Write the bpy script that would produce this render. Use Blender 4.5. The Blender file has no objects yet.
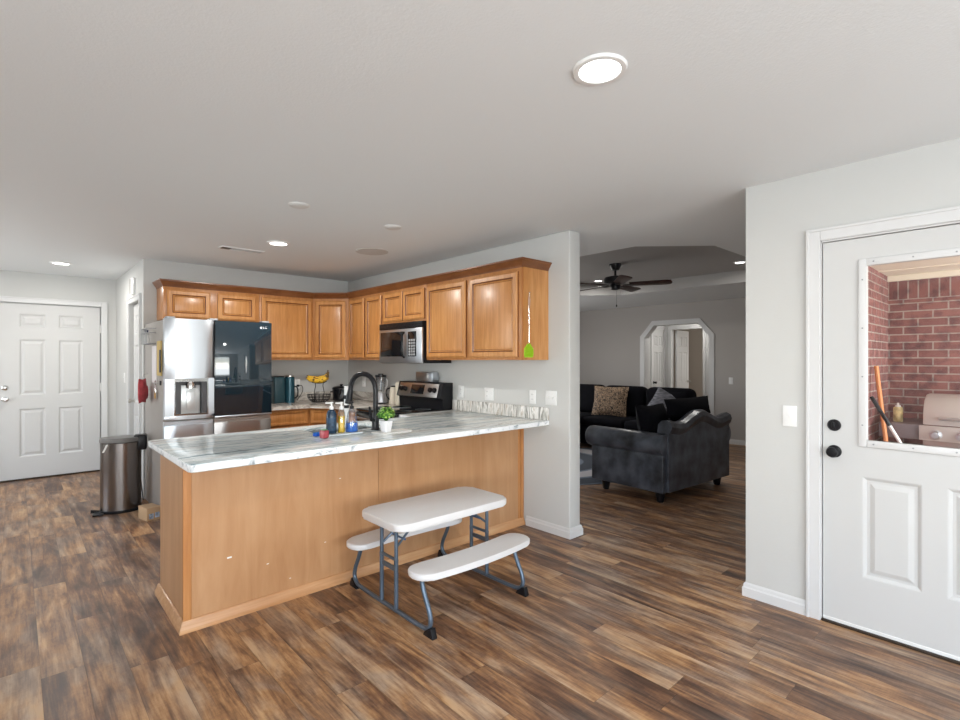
import bpy, bmesh, math, random
from mathutils import Vector, Matrix
random.seed(7)
S = bpy.context.scene
C = S.collection
PI = math.pi

# ------------------------------------------------------------ camera, world, lights, exposure
cam_d = bpy.data.cameras.new('camera'); cam = bpy.data.objects.new('camera', cam_d); C.objects.link(cam)
cam.location = (0, 0, 1.41); cam.rotation_euler = (PI/2, 0, math.radians(47.53-90))
cam_d.sensor_width = 36; cam_d.lens = 508/960*36; cam_d.clip_start = .02; cam_d.clip_end = 200
S.camera = cam
S.view_settings.view_transform = 'Standard'; S.view_settings.look = 'None'
S.view_settings.gamma = 1; S.view_settings.use_curve_mapping = False
S.view_settings.exposure = 0.0

w = bpy.data.worlds.new('world'); S.world = w; w.use_nodes = True
wn = w.node_tree; wn.nodes.clear()
wo = wn.nodes.new('ShaderNodeOutputWorld'); wb = wn.nodes.new('ShaderNodeBackground')
sk = wn.nodes.new('ShaderNodeTexSky'); sk.sky_type = 'NISHITA'; sk.sun_disc = False
sk.sun_elevation = math.radians(48); sk.sun_rotation = math.radians(200)
wn.links.new(sk.outputs[0], wb.inputs[0]); wb.inputs[1].default_value = 0.5
wn.links.new(wb.outputs[0], wo.inputs[0])

def area(name, loc, rot, sx, sy, power, col=(1, 1, 1)):
    l = bpy.data.lights.new(name, 'AREA'); l.shape = 'RECTANGLE'; l.size = sx; l.size_y = sy
    l.energy = power; l.color = col
    o = bpy.data.objects.new(name, l); C.objects.link(o); o.location = loc; o.rotation_euler = rot
    return o
sun_d = bpy.data.lights.new('sun', 'SUN'); sun_d.energy = 3.5; sun_d.angle = math.radians(2); sun_d.color = (1, .95, .88)
sun = bpy.data.objects.new('sun', sun_d); C.objects.link(sun); sun.rotation_euler = (math.radians(-32), math.radians(-28), 0)
# area lamps added as daylight at unseen windows behind and left of the camera
area('daylight_behind', (0.2, -2.93, 1.35), (PI/2, 0, 0), 3.9, 1.6, 44, (.94, .975, 1))
area('daylight_left', (-2.53, -1.25, 1.35), (PI/2, 0, -PI/2), 2.8, 1.6, 36, (.93, .97, 1))
area('daylight_hall', (-2.53, 5.9, 1.35), (PI/2, 0, -PI/2), 1.9, 1.6, 26, (.97, .985, 1))
# added lamps tilted up at the same windows to brighten the ceiling
area('ceiling_fill_behind', (0.2, -2.93, 1.2), (PI/2+.75, 0, 0), 3.9, 1.4, 128, (.92, .965, 1))
area('ceiling_fill_left', (-2.53, -1.25, 1.2), (PI/2+.75, 0, -PI/2), 2.8, 1.4, 98, (.92, .965, 1))
area('ceiling_fill_hall', (-2.53, 5.9, 1.2), (PI/2+.75, 0, -PI/2), 1.9, 1.4, 36, (.92, .965, 1))
area('living_fill', (5.6, 7.45, 1.4), (-PI/2, 0, 0), 2.0, 1.3, 62, (1, .97, .95))  # lamp added at an unseen side window to light the living room
# lamp added at the patio opening to brighten the brickwork
area('patio_fill', (4.7, -1.75, 1.3), (PI/2, 0, 0), 2.4, 2.2, 120, (1, .98, .97))
area('bedroom_fill', (12.0, 3.0, 1.4), (PI/2, 0, 0), 1.2, 1.2, 26, (1, .97, .92))  # lamp added out of view to light the bedroom

# ------------------------------------------------------------ materials
MATS = {}
def newmat(name):
    m = bpy.data.materials.new(name); m.use_nodes = True
    return m, m.node_tree, m.node_tree.nodes['Principled BSDF']
def pbr(name, col, rough=.5, metal=0, bump=0, bscale=60, vary=0, vscale=4, coat=0, stretch=(1, 1, 1), spec=.5):
    if name in MATS: return MATS[name]
    m, nt, b = newmat(name)
    b.inputs['Base Color'].default_value = (*col, 1); b.inputs['Roughness'].default_value = rough
    b.inputs['Metallic'].default_value = metal; b.inputs['Specular IOR Level'].default_value = spec
    b.inputs['Coat Weight'].default_value = coat
    tc = nt.nodes.new('ShaderNodeTexCoord'); mp = nt.nodes.new('ShaderNodeMapping')
    nt.links.new(tc.outputs['Object'], mp.inputs[0]); mp.inputs['Scale'].default_value = stretch
    if vary:
        n = nt.nodes.new('ShaderNodeTexNoise'); n.inputs['Scale'].default_value = vscale; n.inputs['Detail'].default_value = 4
        nt.links.new(mp.outputs[0], n.inputs['Vector'])
        r = nt.nodes.new('ShaderNodeValToRGB')
        r.color_ramp.elements[0].position = .3; r.color_ramp.elements[1].position = .7
        r.color_ramp.elements[0].color = (*[max(0, c*(1-vary)) for c in col], 1)
        r.color_ramp.elements[1].color = (*[min(1, c*(1+vary)) for c in col], 1)
        nt.links.new(n.outputs[0], r.inputs[0]); nt.links.new(r.outputs[0], b.inputs['Base Color'])
    if bump:
        n2 = nt.nodes.new('ShaderNodeTexNoise'); n2.inputs['Scale'].default_value = bscale; n2.inputs['Detail'].default_value = 3
        nt.links.new(mp.outputs[0], n2.inputs['Vector'])
        bp = nt.nodes.new('ShaderNodeBump'); bp.inputs['Strength'].default_value = bump; bp.inputs['Distance'].default_value = .01
        nt.links.new(n2.outputs[0], bp.inputs['Height']); nt.links.new(bp.outputs[0], b.inputs['Normal'])
    MATS[name] = m
    return m
def ramp(nt, src, stops):
    r = nt.nodes.new('ShaderNodeValToRGB'); e = r.color_ramp.elements
    while len(e) < len(stops): e.new(.5)
    for i, (p, c) in enumerate(stops): e[i].position = p; e[i].color = (*c, 1)
    nt.links.new(src, r.inputs[0]); return r
def wood(name, c0, c1, c2, rough=.32, scale=(14, 14, 1.1), coat=.15, nscale=2.2):
    m, nt, b = newmat(name)
    tc = nt.nodes.new('ShaderNodeTexCoord'); mp = nt.nodes.new('ShaderNodeMapping')
    nt.links.new(tc.outputs['Object'], mp.inputs[0]); mp.inputs['Scale'].default_value = scale
    n = nt.nodes.new('ShaderNodeTexNoise'); n.inputs['Scale'].default_value = nscale; n.inputs['Detail'].default_value = 6
    n.inputs['Distortion'].default_value = .6; n.inputs['Roughness'].default_value = .6
    nt.links.new(mp.outputs[0], n.inputs['Vector'])
    n2 = nt.nodes.new('ShaderNodeTexNoise'); n2.inputs['Scale'].default_value = 1.6; n2.inputs['Detail'].default_value = 3
    nt.links.new(tc.outputs['Object'], n2.inputs['Vector'])
    ad = nt.nodes.new('ShaderNodeMath'); ad.operation = 'MULTIPLY_ADD'; ad.inputs[1].default_value = .55
    nt.links.new(n.outputs[0], ad.inputs[0])
    m2 = nt.nodes.new('ShaderNodeMath'); m2.operation = 'MULTIPLY'; m2.inputs[1].default_value = .45
    nt.links.new(n2.outputs[0], m2.inputs[0]); nt.links.new(m2.outputs[0], ad.inputs[2])
    r = ramp(nt, ad.outputs[0], [(.33, c0), (.5, c1), (.66, c2)])
    nt.links.new(r.outputs[0], b.inputs['Base Color']); b.inputs['Roughness'].default_value = rough
    b.inputs['Coat Weight'].default_value = coat; b.inputs['Coat Roughness'].default_value = .2
    MATS[name] = m; return m
def stone(name, scale, rot, stops, nscale=1.0, dist=1.2, rough=.17):
    m, nt, b = newmat(name)
    tc = nt.nodes.new('ShaderNodeTexCoord'); mp = nt.nodes.new('ShaderNodeMapping')
    nt.links.new(tc.outputs['Object'], mp.inputs[0]); mp.inputs['Scale'].default_value = scale; mp.inputs['Rotation'].default_value = rot
    n = nt.nodes.new('ShaderNodeTexNoise'); n.inputs['Scale'].default_value = nscale; n.inputs['Detail'].default_value = 8
    n.inputs['Distortion'].default_value = dist; n.inputs['Roughness'].default_value = .68
    nt.links.new(mp.outputs[0], n.inputs['Vector'])
    r = ramp(nt, n.outputs[0], stops)
    nt.links.new(r.outputs[0], b.inputs['Base Color']); b.inputs['Roughness'].default_value = rough
    b.inputs['Specular IOR Level'].default_value = .28
    MATS[name] = m; return m
def glassy(name, tint=(1, 1, 1), refl=.08, rough=.02):
    m, nt, b = newmat(name); nt.nodes.remove(b)
    out = nt.nodes['Material Output']; t = nt.nodes.new('ShaderNodeBsdfTransparent'); t.inputs[0].default_value = (*tint, 1)
    g = nt.nodes.new('ShaderNodeBsdfGlossy'); g.inputs['Roughness'].default_value = rough
    f = nt.nodes.new('ShaderNodeLayerWeight'); f.inputs[0].default_value = .25
    mul = nt.nodes.new('ShaderNodeMath'); mul.operation = 'MULTIPLY_ADD'; mul.inputs[1].default_value = .5; mul.inputs[2].default_value = refl*.4
    nt.links.new(f.outputs['Fresnel'], mul.inputs[0])
    mx = nt.nodes.new('ShaderNodeMixShader'); nt.links.new(mul.outputs[0], mx.inputs[0])
    nt.links.new(t.outputs[0], mx.inputs[1]); nt.links.new(g.outputs[0], mx.inputs[2]); nt.links.new(mx.outputs[0], out.inputs[0])
    MATS[name] = m; return m
def emit(name, col, st):
    m, nt, b = newmat(name); b.inputs['Base Color'].default_value = (*col, 1)
    b.inputs['Emission Color'].default_value = (*col, 1); b.inputs['Emission Strength'].default_value = st
    MATS[name] = m; return m

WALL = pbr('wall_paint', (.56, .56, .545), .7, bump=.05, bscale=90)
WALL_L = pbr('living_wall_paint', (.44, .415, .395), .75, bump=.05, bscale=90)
CEIL = pbr('ceiling_paint', (.775, .80, .812), .85, bump=.12, bscale=110)
TRIM = pbr('trim_paint', (.64, .64, .64), .4)
DOORW = pbr('door_paint', (.57, .57, .565), .4)
MAPLE = wood('honey_maple', (.42, .170, .046), (.555, .25, .078), (.67, .345, .13))
MAPLE_D = wood('maple_frame', (.36, .14, .042), (.47, .20, .064), (.58, .27, .10))
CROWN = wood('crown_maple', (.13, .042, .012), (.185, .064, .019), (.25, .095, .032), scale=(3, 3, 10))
GLAZE = wood('glaze_line', (.14, .045, .012), (.19, .065, .018), (.25, .09, .028))
VENEER = wood('veneer_panel', (.405, .20, .087), (.485, .262, .126), (.56, .325, .172), rough=.38, scale=(7, 7, .9), coat=.05, nscale=1.6)
GRAN = stone('granite_top', (.5, 8, 8), (0, 0, .04), [(.30, (.08, .13, .15)), (.38, (.24, .33, .36)), (.425, (.78, .86, .88)), (.455, (.82, .88, .89)), (.48, (.26, .35, .37)), (.51, (.82, .87, .87)), (.565, (.88, .90, .88)), (.59, (.34, .32, .27)), (.62, (.86, .90, .90)), (.70, (.45, .54, .57))])
GRAN_S = stone('granite_splash', (9, 26, 4), (.55, 0, 0), [(.32, (.09, .09, .09)), (.42, (.33, .32, .29)), (.49, (.62, .60, .56)), (.55, (.82, .80, .78)), (.61, (.42, .35, .27)), (.68, (.75, .73, .70))], dist=.8)
GRAN_E = stone('granite_edge', (5, 5, 5), (0, 0, .3), [(.26, (.05, .06, .07)), (.36, (.40, .45, .48)), (.46, (.82, .84, .86)), (.6, (.88, .90, .91)), (.72, (.55, .62, .66))], nscale=2.2, dist=1)
GRAN_SHADE = stone('granite_shaded', (9, 2, 9), (0, 0, .5), [(.28, (.13, .12, .11)), (.42, (.36, .33, .30)), (.5, (.55, .51, .46)), (.6, (.70, .67, .62)), (.7, (.38, .31, .24))])  # same stone as the peninsula top, with shade put into its colour
STEEL = pbr('stainless_steel', (.60, .635, .68), .33, 1, bump=.02, bscale=200, stretch=(1, 1, .02))
STEEL_D = pbr('dark_stainless', (.50, .47, .45), .3, 1, bump=.02, bscale=200, stretch=(.02, .02, 1))
CANST = pbr('bin_steel', (.25, .23, .22), .24, 1)
CHROME = pbr('chrome', (.7, .7, .7), .12, 1)
NICKEL = pbr('satin_nickel', (.5, .48, .45), .3, 1)
BLK = pbr('black_plastic', (.008, .008, .010), .35, spec=.25)
BLKG = pbr('black_gloss', (.006, .007, .009), .06, coat=.2)
BLKM = pbr('black_matte_metal', (.007, .007, .009), .33, 0, spec=.35)
FRGLASS = pbr('mirror_black_glass', (.008, .020, .030), .05, 0, coat=.6, spec=.8)
WHITEP = pbr('white_plastic', (.80, .80, .79), .4)
TABLEP = pbr('table_plastic', (.70, .69, .69), .45, bump=.1, bscale=300)
TUBE = pbr('blue_grey_powder_coat', (.11, .15, .20), .35, .5)
GREYD = pbr('dark_grey_plastic', (.05, .05, .055), .4)
GREYM = pbr('mid_grey_plastic', (.30, .31, .32), .4)
FSIDE = pbr('fridge_side_paint', (.31, .28, .255), .4)
CARD = pbr('cardboard', (.50, .33, .19), .85, bump=.05)
LEATH = pbr('grey_leather', (.052, .058, .072), .33, bump=.2, bscale=16, vary=.75, vscale=6)
VELV = pbr('black_velvet', (.003, .003, .005), .95, bump=.2, bscale=30)
VELV.node_tree.nodes['Principled BSDF'].inputs['Specular IOR Level'].default_value = .15

def floor_mat():
    m, nt, b = newmat('wood_plank_floor'); N = nt.nodes; L = nt.links
    def math_(op, a, bb=None, c=None):
        n = N.new('ShaderNodeMath'); n.operation = op
        for i, v in enumerate((a, bb, c)):
            if v is None: continue
            if isinstance(v, (int, float)): n.inputs[i].default_value = v
            else: L.new(v, n.inputs[i])
        return n.outputs[0]
    tc = N.new('ShaderNodeTexCoord'); sp = N.new('ShaderNodeSeparateXYZ'); L.new(tc.outputs['Object'], sp.inputs[0])
    X = math_('DIVIDE', math_('ADD', sp.outputs[0], 9.9-.105+.152*2), .152)
    ix = math_('FLOOR', X); fx = math_('FRACT', X)
    wn1 = N.new('ShaderNodeTexWhiteNoise'); wn1.noise_dimensions = '1D'; L.new(ix, wn1.inputs['W'])
    Yv = math_('ADD', math_('DIVIDE', sp.outputs[1], 1.2), math_('MULTIPLY', wn1.outputs[0], 7.3))
    iy = math_('FLOOR', Yv); fy = math_('FRACT', Yv)
    cb = N.new('ShaderNodeCombineXYZ'); L.new(ix, cb.inputs[0]); L.new(iy, cb.inputs[1])
    wn2 = N.new('ShaderNodeTexWhiteNoise'); wn2.noise_dimensions = '2D'; L.new(cb.outputs[0], wn2.inputs['Vector'])
    # grain: stretched along the board, shifted per board
    off = N.new('ShaderNodeVectorMath'); off.operation = 'SCALE'; L.new(wn2.outputs['Color'], off.inputs[0]); off.inputs['Scale'].default_value = 40
    av = N.new('ShaderNodeVectorMath'); av.operation = 'ADD'; L.new(tc.outputs['Object'], av.inputs[0]); L.new(off.outputs[0], av.inputs[1])
    def noise(scale, sc, det, dis=0, ro=.6):
        mp = N.new('ShaderNodeMapping'); L.new(av.outputs[0], mp.inputs[0]); mp.inputs['Scale'].default_value = scale
        n = N.new('ShaderNodeTexNoise'); n.inputs['Scale'].default_value = sc; n.inputs['Detail'].default_value = det
        n.inputs['Distortion'].default_value = dis; n.inputs['Roughness'].default_value = ro
        L.new(mp.outputs[0], n.inputs['Vector']); return n.outputs[0]
    g1 = noise((14, 1.6, 1), 1.0, 6, .6)
    g2 = noise((70, 4, 1), 1.0, 5, .3, .7)
    g3 = noise((5, 1.6, 1), 1.3, 3, .6)
    g4 = noise((6.5, 2.0, 1), 1.3, 5, .35, .65)
    g5 = noise((9, 120, 1), 1.0, 3, .2, .6)
    t = math_('ADD', math_('MULTIPLY', g1, .44), math_('MULTIPLY', g2, .22))
    t = math_('ADD', t, math_('ADD', math_('MULTIPLY', g4, .32), math_('MULTIPLY', g5, .04)))
    t = math_('MULTIPLY_ADD', math_('SUBTRACT', t, .505), 1.38, .520)
    t = math_('ADD', t, math_('MULTIPLY', math_('SUBTRACT', wn2.outputs[0], .5), .11))
    r = ramp(nt, t, [(.30, (.030, .015, .010)), (.41, (.088, .042, .024)), (.50, (.190, .094, .048)), (.58, (.35, .185, .085)), (.68, (.52, .32, .165))])
    r2 = ramp(nt, t, [(.33, (.050, .034, .027)), (.45, (.135, .090, .068)), (.54, (.24, .170, .125)), (.68, (.42, .32, .235))])
    mx = N.new('ShaderNodeMix'); mx.data_type = 'RGBA'
    gm = ramp(nt, g3, [(.44, (0, 0, 0)), (.66, (.85, .85, .85))])
    L.new(gm.outputs[0], mx.inputs['Factor']); L.new(r.outputs[0], mx.inputs['A']); L.new(r2.outputs[0], mx.inputs['B'])
    ex = math_('MINIMUM', fx, math_('SUBTRACT', 1, fx)); ey = math_('MINIMUM', fy, math_('SUBTRACT', 1, fy))
    sx = math_('MULTIPLY', ex, .152); sy = math_('MULTIPLY', ey, 1.2)
    e = math_('MINIMUM', sx, sy); seam = math_('MINIMUM', math_('DIVIDE', e, .0018), 1)
    seamc = math_('MULTIPLY_ADD', seam, .5, .5)
    mc = N.new('ShaderNodeVectorMath'); mc.operation = 'SCALE'; L.new(mx.outputs['Result'], mc.inputs[0]); L.new(seamc, mc.inputs['Scale'])
    L.new(mc.outputs[0], b.inputs['Base Color'])
    rr = math_('MULTIPLY_ADD', g2, .22, .27); L.new(rr, b.inputs['Roughness'])
    bp = N.new('ShaderNodeBump'); bp.inputs['Strength'].default_value = .25; bp.inputs['Distance'].default_value = .002
    L.new(math_('ADD', seam, math_('MULTIPLY', g2, .5)), bp.inputs['Height']); L.new(bp.outputs[0], b.inputs['Normal'])
    return m
FLOOR = floor_mat()

def brick_mat(name, axis, soldier=False):
    m, nt, b = newmat(name); N = nt.nodes; L = nt.links
    tc = N.new('ShaderNodeTexCoord'); sp = N.new('ShaderNodeSeparateXYZ'); L.new(tc.outputs['Object'], sp.inputs[0])
    cb = N.new('ShaderNodeCombineXYZ'); 
    if soldier:
        sb_ = N.new('ShaderNodeMath'); sb_.operation = 'SUBTRACT'; sb_.inputs[1].default_value = 1.968; L.new(sp.outputs[2], sb_.inputs[0]); L.new(sb_.outputs[0], cb.inputs[0]); L.new(sp.outputs[axis], cb.inputs[1])
    else: L.new(sp.outputs[axis], cb.inputs[0]); L.new(sp.outputs[2], cb.inputs[1])
    br = N.new('ShaderNodeTexBrick'); L.new(cb.outputs[0], br.inputs[0])
    br.inputs['Scale'].default_value = 1; br.inputs['Brick Width'].default_value = .205; br.inputs['Row Height'].default_value = .0715
    br.inputs['Mortar Size'].default_value = .006; br.inputs['Mortar Smooth'].default_value = .2; br.inputs['Bias'].default_value = 0
    if soldier: br.offset = 0
    br.inputs['Color1'].default_value = (.19, .075, .068, 1); br.inputs['Color2'].default_value = (.28, .115, .10, 1)
    br.inputs['Mortar'].default_value = (.36, .30, .26, 1)
    n = N.new('ShaderNodeTexNoise'); n.inputs['Scale'].default_value = 14; n.inputs['Detail'].default_value = 6; L.new(tc.outputs['Object'], n.inputs['Vector'])
    r = ramp(nt, n.outputs[0], [(.32, (.55, .54, .60)), (.55, (1, 1, 1)), (.72, (1.0, 1.0, 1.0))])
    mx = N.new('ShaderNodeMix'); mx.data_type = 'RGBA'; mx.blend_type = 'MULTIPLY'; mx.inputs['Factor'].default_value = 1
    L.new(br.outputs[0], mx.inputs['A']); L.new(r.outputs[0], mx.inputs['B']); L.new(mx.outputs['Result'], b.inputs['Base Color'])
    b.inputs['Roughness'].default_value = .9
    bp = N.new('ShaderNodeBump'); bp.inputs['Strength'].default_value = .5; bp.inputs['Distance'].default_value = .006; bp.invert = True
    L.new(br.outputs['Fac'], bp.inputs['Height']); L.new(bp.outputs[0], b.inputs['Normal'])
    return m

# ------------------------------------------------------------ mesh helpers
class B:
    def __init__(s): s.bm = bmesh.new()
    def box(s, x0, x1, y0, y1, z0, z1, bev=0, seg=2):
        if x0 > x1: x0, x1 = x1, x0
        if y0 > y1: y0, y1 = y1, y0
        if z0 > z1: z0, z1 = z1, z0
        v = [s.bm.verts.new(p) for p in ((x0, y0, z0), (x1, y0, z0), (x1, y1, z0), (x0, y1, z0), (x0, y0, z1), (x1, y0, z1), (x1, y1, z1), (x0, y1, z1))]
        f = [s.bm.faces.new([v[i] for i in q]) for q in ((0, 3, 2, 1), (4, 5, 6, 7), (0, 1, 5, 4), (1, 2, 6, 5), (2, 3, 7, 6), (3, 0, 4, 7))]
        if bev:
            es = {e for ff in f for e in ff.edges}
            bmesh.ops.bevel(s.bm, geom=list(es), offset=bev, segments=seg, affect='EDGES', profile=.5)
        return s
    def quad(s, *pts): s.bm.faces.new([s.bm.verts.new(p) for p in pts]); return s
    def prism(s, poly, z0, z1, bev=0, M=None, seg=2):
        """poly: list of (x,y), extruded z0..z1; M maps local to final"""
        a = [s.bm.verts.new((p[0], p[1], z0)) for p in poly]; b = [s.bm.verts.new((p[0], p[1], z1)) for p in poly]
        n = len(poly); fs = [s.bm.faces.new(list(reversed(a))), s.bm.faces.new(b)]
        for i in range(n): fs.append(s.bm.faces.new((a[i], a[(i+1) % n], b[(i+1) % n], b[i])))
        vs = a+b
        if bev:
            es = list(fs[0].edges)+list(fs[1].edges)
            r = bmesh.ops.bevel(s.bm, geom=es, offset=bev, segments=seg, affect='EDGES', profile=.5)
            vs = list({v for f in fs if f.is_valid for v in f.verts} | set(r['verts']))
        if M is not None: bmesh.ops.transform(s.bm, matrix=M, verts=vs)
        return s
    def lathe(s, prof, c=(0, 0, 0), n=24, M=None, sx=1, sy=1):
        rings = []; nv = []
        for (r, z) in prof:
            if r < 1e-6:
                v = s.bm.verts.new((c[0], c[1], c[2]+z)); rings.append([v]); nv.append(v)
            else:
                ring = [s.bm.verts.new((c[0]+r*sx*math.cos(2*PI*i/n), c[1]+r*sy*math.sin(2*PI*i/n), c[2]+z)) for i in range(n)]
                rings.append(ring); nv += ring
        for a, b in zip(rings, rings[1:]):
            for i in range(n):
                j = (i+1) % n
                if len(a) == 1 and len(b) == 1: continue
                if len(a) == 1: s.bm.faces.new((a[0], b[j], b[i]))
                elif len(b) == 1: s.bm.faces.new((a[i], a[j], b[0]))
                else: s.bm.faces.new((a[i], a[j], b[j], b[i]))
        if len(rings[0]) > 1: s.bm.faces.new(list(reversed(rings[0])))
        if len(rings[-1]) > 1: s.bm.faces.new(rings[-1])
        if M is not None: bmesh.ops.transform(s.bm, matrix=M, verts=nv)
        return s
    def cyl(s, p0, p1, r0, r1=None, n=16):
        p0 = Vector(p0); p1 = Vector(p1); d = p1-p0; L = d.length
        q = d.to_track_quat('Z', 'Y').to_matrix().to_4x4()
        return s.lathe([(r0, 0), (r1 if r1 is not None else r0, L)], n=n, M=Matrix.Translation(p0) @ q)
    def tube(s, pts, r, n=10, smooth=0, closed=False):
        P = [Vector(p) for p in pts]
        for _ in range(smooth):
            Q = [P[0]] if not closed else []
            rng = range(len(P)) if closed else range(len(P)-1)
            for i in rng:
                a, b = P[i], P[(i+1) % len(P)]
                Q += [a*.75+b*.25, a*.25+b*.75]
            if not closed: Q.append(P[-1])
            P = Q
        rings = []; up = None; m = len(P)
        for i, p in enumerate(P):
            if closed: t = P[(i+1) % m]-P[i-1]
            else: t = (P[min(i+1, m-1)]-P[max(i-1, 0)])
            t.normalize()
            if up is None: up = Vector((0, 0, 1)) if abs(t.z) < .9 else Vector((1, 0, 0))
            a = t.cross(up)
            if a.length < 1e-4: a = t.cross(Vector((0, 1, 0)))
            a.normalize(); bb = a.cross(t).normalized(); up = bb
            rr = r[i] if isinstance(r, (list, tuple)) else r
            rings.append([s.bm.verts.new(p+(a*math.cos(2*PI*k/n)+bb*math.sin(2*PI*k/n))*rr) for k in range(n)])
        pr = list(zip(rings, rings[1:]))
        if closed: pr.append((rings[-1], rings[0]))
        for a, b in pr:
            for k in range(n): s.bm.faces.new((a[k], a[(k+1) % n], b[(k+1) % n], b[k]))
        if not closed: s.bm.faces.new(list(reversed(rings[0]))); s.bm.faces.new(rings[-1])
        return s
    def rings(s, O, U, V, Nn, w, h, rs, cap=True):
        """nested rectangles (inset, depth): a moulded panel"""
        O, U, V, Nn = map(Vector, (O, U, V, Nn)); prev = None
        for (ins, dp) in rs:
            r = [s.bm.verts.new(O+U*x+V*y+Nn*dp) for x, y in ((ins, ins), (w-ins, ins), (w-ins, h-ins), (ins, h-ins))]
            if prev:
                for i in range(4): s.bm.faces.new((prev[i], prev[(i+1) % 4], r[(i+1) % 4], r[i]))
            prev = r
        if cap: s.bm.faces.new(prev)
        return s
    def slab(s, O, U, V, Nn, xs, ys, t, panels, holes=()):
        """door slab: a grid of cells, panels moulded on the front, holes through"""
        O, U, V, Nn = map(Vector, (O, U, V, Nn))
        P = lambda x, y, d: O+U*x+V*y+Nn*d
        for i in range(len(xs)-1):
            for j in range(len(ys)-1):
                x0, x1, y0, y1 = xs[i], xs[i+1], ys[j], ys[j+1]
                if (i, j) in holes:
                    c = [(x0, y0), (x1, y0), (x1, y1), (x0, y1)]
                    for k in range(4):
                        a, b = c[k], c[(k+1) % 4]; s.quad(P(*a, t), P(*a, 0), P(*b, 0), P(*b, t))
                    continue
                s.quad(P(x0, y0, 0), P(x0, y1, 0), P(x1, y1, 0), P(x1, y0, 0))
                if (i, j) in panels:
                    s.rings(P(x0, y0, 0), U, V, Nn, x1-x0, y1-y0, [(0, t), (.006, t-.002), (.018, t-.011), (.030, t-.011), (.050, t-.003), (.054, t-.002)])
                else: s.quad(P(x0, y0, t), P(x1, y0, t), P(x1, y1, t), P(x0, y1, t))
        W, Hh = xs[-1], ys[-1]; c = [(0, 0), (W, 0), (W, Hh), (0, Hh)]
        for k in range(4):
            a, b = c[k], c[(k+1) % 4]; s.quad(P(*a, 0), P(*b, 0), P(*b, t), P(*a, t))
        return s
    def sweep(s, path, prof):
        """path [(x,y)], profile [(out, z)] ; out is to the right-hand side of the direction of travel"""
        n = len(path); rings = []
        for i in range(n):
            p = Vector(path[i]); ns = []
            if i > 0: d = (p-Vector(path[i-1])).normalized(); ns.append(Vector((d.y, -d.x)))
            if i < n-1: d = (Vector(path[i+1])-p).normalized(); ns.append(Vector((d.y, -d.x)))
            m = ns[0] if len(ns) == 1 else (ns[0]+ns[1]); m = m.normalized(); k = 1/max(.3, m.dot(ns[0]))
            rings.append([s.bm.verts.new((p.x+m.x*o*k, p.y+m.y*o*k, z)) for o, z in prof])
        q = len(prof)
        for a, b in zip(rings, rings[1:]):
            for k in range(q): s.bm.faces.new((a[k], a[(k+1) % q], b[(k+1) % q], b[k]))
        s.bm.faces.new(list(reversed(rings[0]))); s.bm.faces.new(rings[-1]); return s
    def pillow(s, c, w, h, t, M=None, n=10, e=2.6):
        vs = []; grid = []
        for side in (1, -1):
            g = []
            for i in range(n+1):
                row = []
                for j in range(n+1):
                    u = i/n*2-1; v = j/n*2-1
                    k = max(0, (1-abs(u)**e)*(1-abs(v)**e))**.55
                    pin = 1-.06*(abs(v)**2)*(1-abs(u)) if False else 1
                    x = u*w/2*(1-.07*(1-abs(v))*abs(u)); z = v*h/2*(1-.07*(1-abs(u))*abs(v))
                    vv = s.bm.verts.new((c[0]+x, c[1]+side*t/2*k, c[2]+z)); row.append(vv); vs.append(vv)
                g.append(row)
            grid.append(g)
            for i in range(n):
                for j in range(n):
                    q = (g[i][j], g[i+1][j], g[i+1][j+1], g[i][j+1])
                    s.bm.faces.new(q if side < 0 else tuple(reversed(q)))
        bmesh.ops.remove_doubles(s.bm, verts=vs, dist=.0004)
        if M is not None: bmesh.ops.transform(s.bm, matrix=M, verts=[v for v in vs if v.is_valid])
        return s
    def build(s, name, mat, parent=None, off=None, smooth=True, loc=None, rotz=0):
        bmesh.ops.recalc_face_normals(s.bm, faces=s.bm.faces[:])
        me = bpy.data.meshes.new(name)
        if off is not None: bmesh.ops.translate(s.bm, vec=-Vector(off), verts=s.bm.verts[:])
        s.bm.to_mesh(me); s.bm.free()
        if smooth:
            me.polygons.foreach_set('use_smooth', [True]*len(me.polygons)); me.set_sharp_from_angle(angle=math.radians(32))
        o = bpy.data.objects.new(name, me); C.objects.link(o); me.materials.append(mat)
        if parent is not None: o.parent = parent
        if loc is not None: o.location = loc
        if rotz: o.rotation_euler = (0, 0, rotz)
        return o

def tag(o, label=None, cat=None, group=None, kind=None):
    if label: o['label'] = label
    if cat: o['category'] = cat
    if group: o['group'] = group
    if kind: o['kind'] = kind
    return o
def thing(name, label, cat, loc=(0, 0, 0), rotz=0, group=None):
    o = bpy.data.objects.new(name, None); C.objects.link(o); o.empty_display_size = .05
    o.location = loc; o.rotation_euler = (0, 0, rotz); return tag(o, label, cat, group)
def struct(name, b, mat, smooth=False): return tag(b.build(name, mat, smooth=smooth), kind='structure')
def copy_tree(o, parent=None):
    c = o.copy(); C.objects.link(c)
    if parent is not None: c.parent = parent
    for ch in list(o.children): copy_tree(ch, c)
    return c
def rrect(w, h, r, n=6, cx=0, cy=0):
    pts = []
    for (sx, sy, a0) in ((1, -1, -90), (1, 1, 0), (-1, 1, 90), (-1, -1, 180)):
        for k in range(n+1):
            a = math.radians(a0+90*k/n); pts.append((cx+sx*(w/2-r)+r*math.cos(a), cy+sy*(h/2-r)+r*math.sin(a)))
    return pts

# ============================================================ SETTING
WX = 3.23; CZ = 2.44
struct('floor', B().box(-2.75, 13.2, -3.15, 8.15, -.06, 0), FLOOR)
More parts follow.
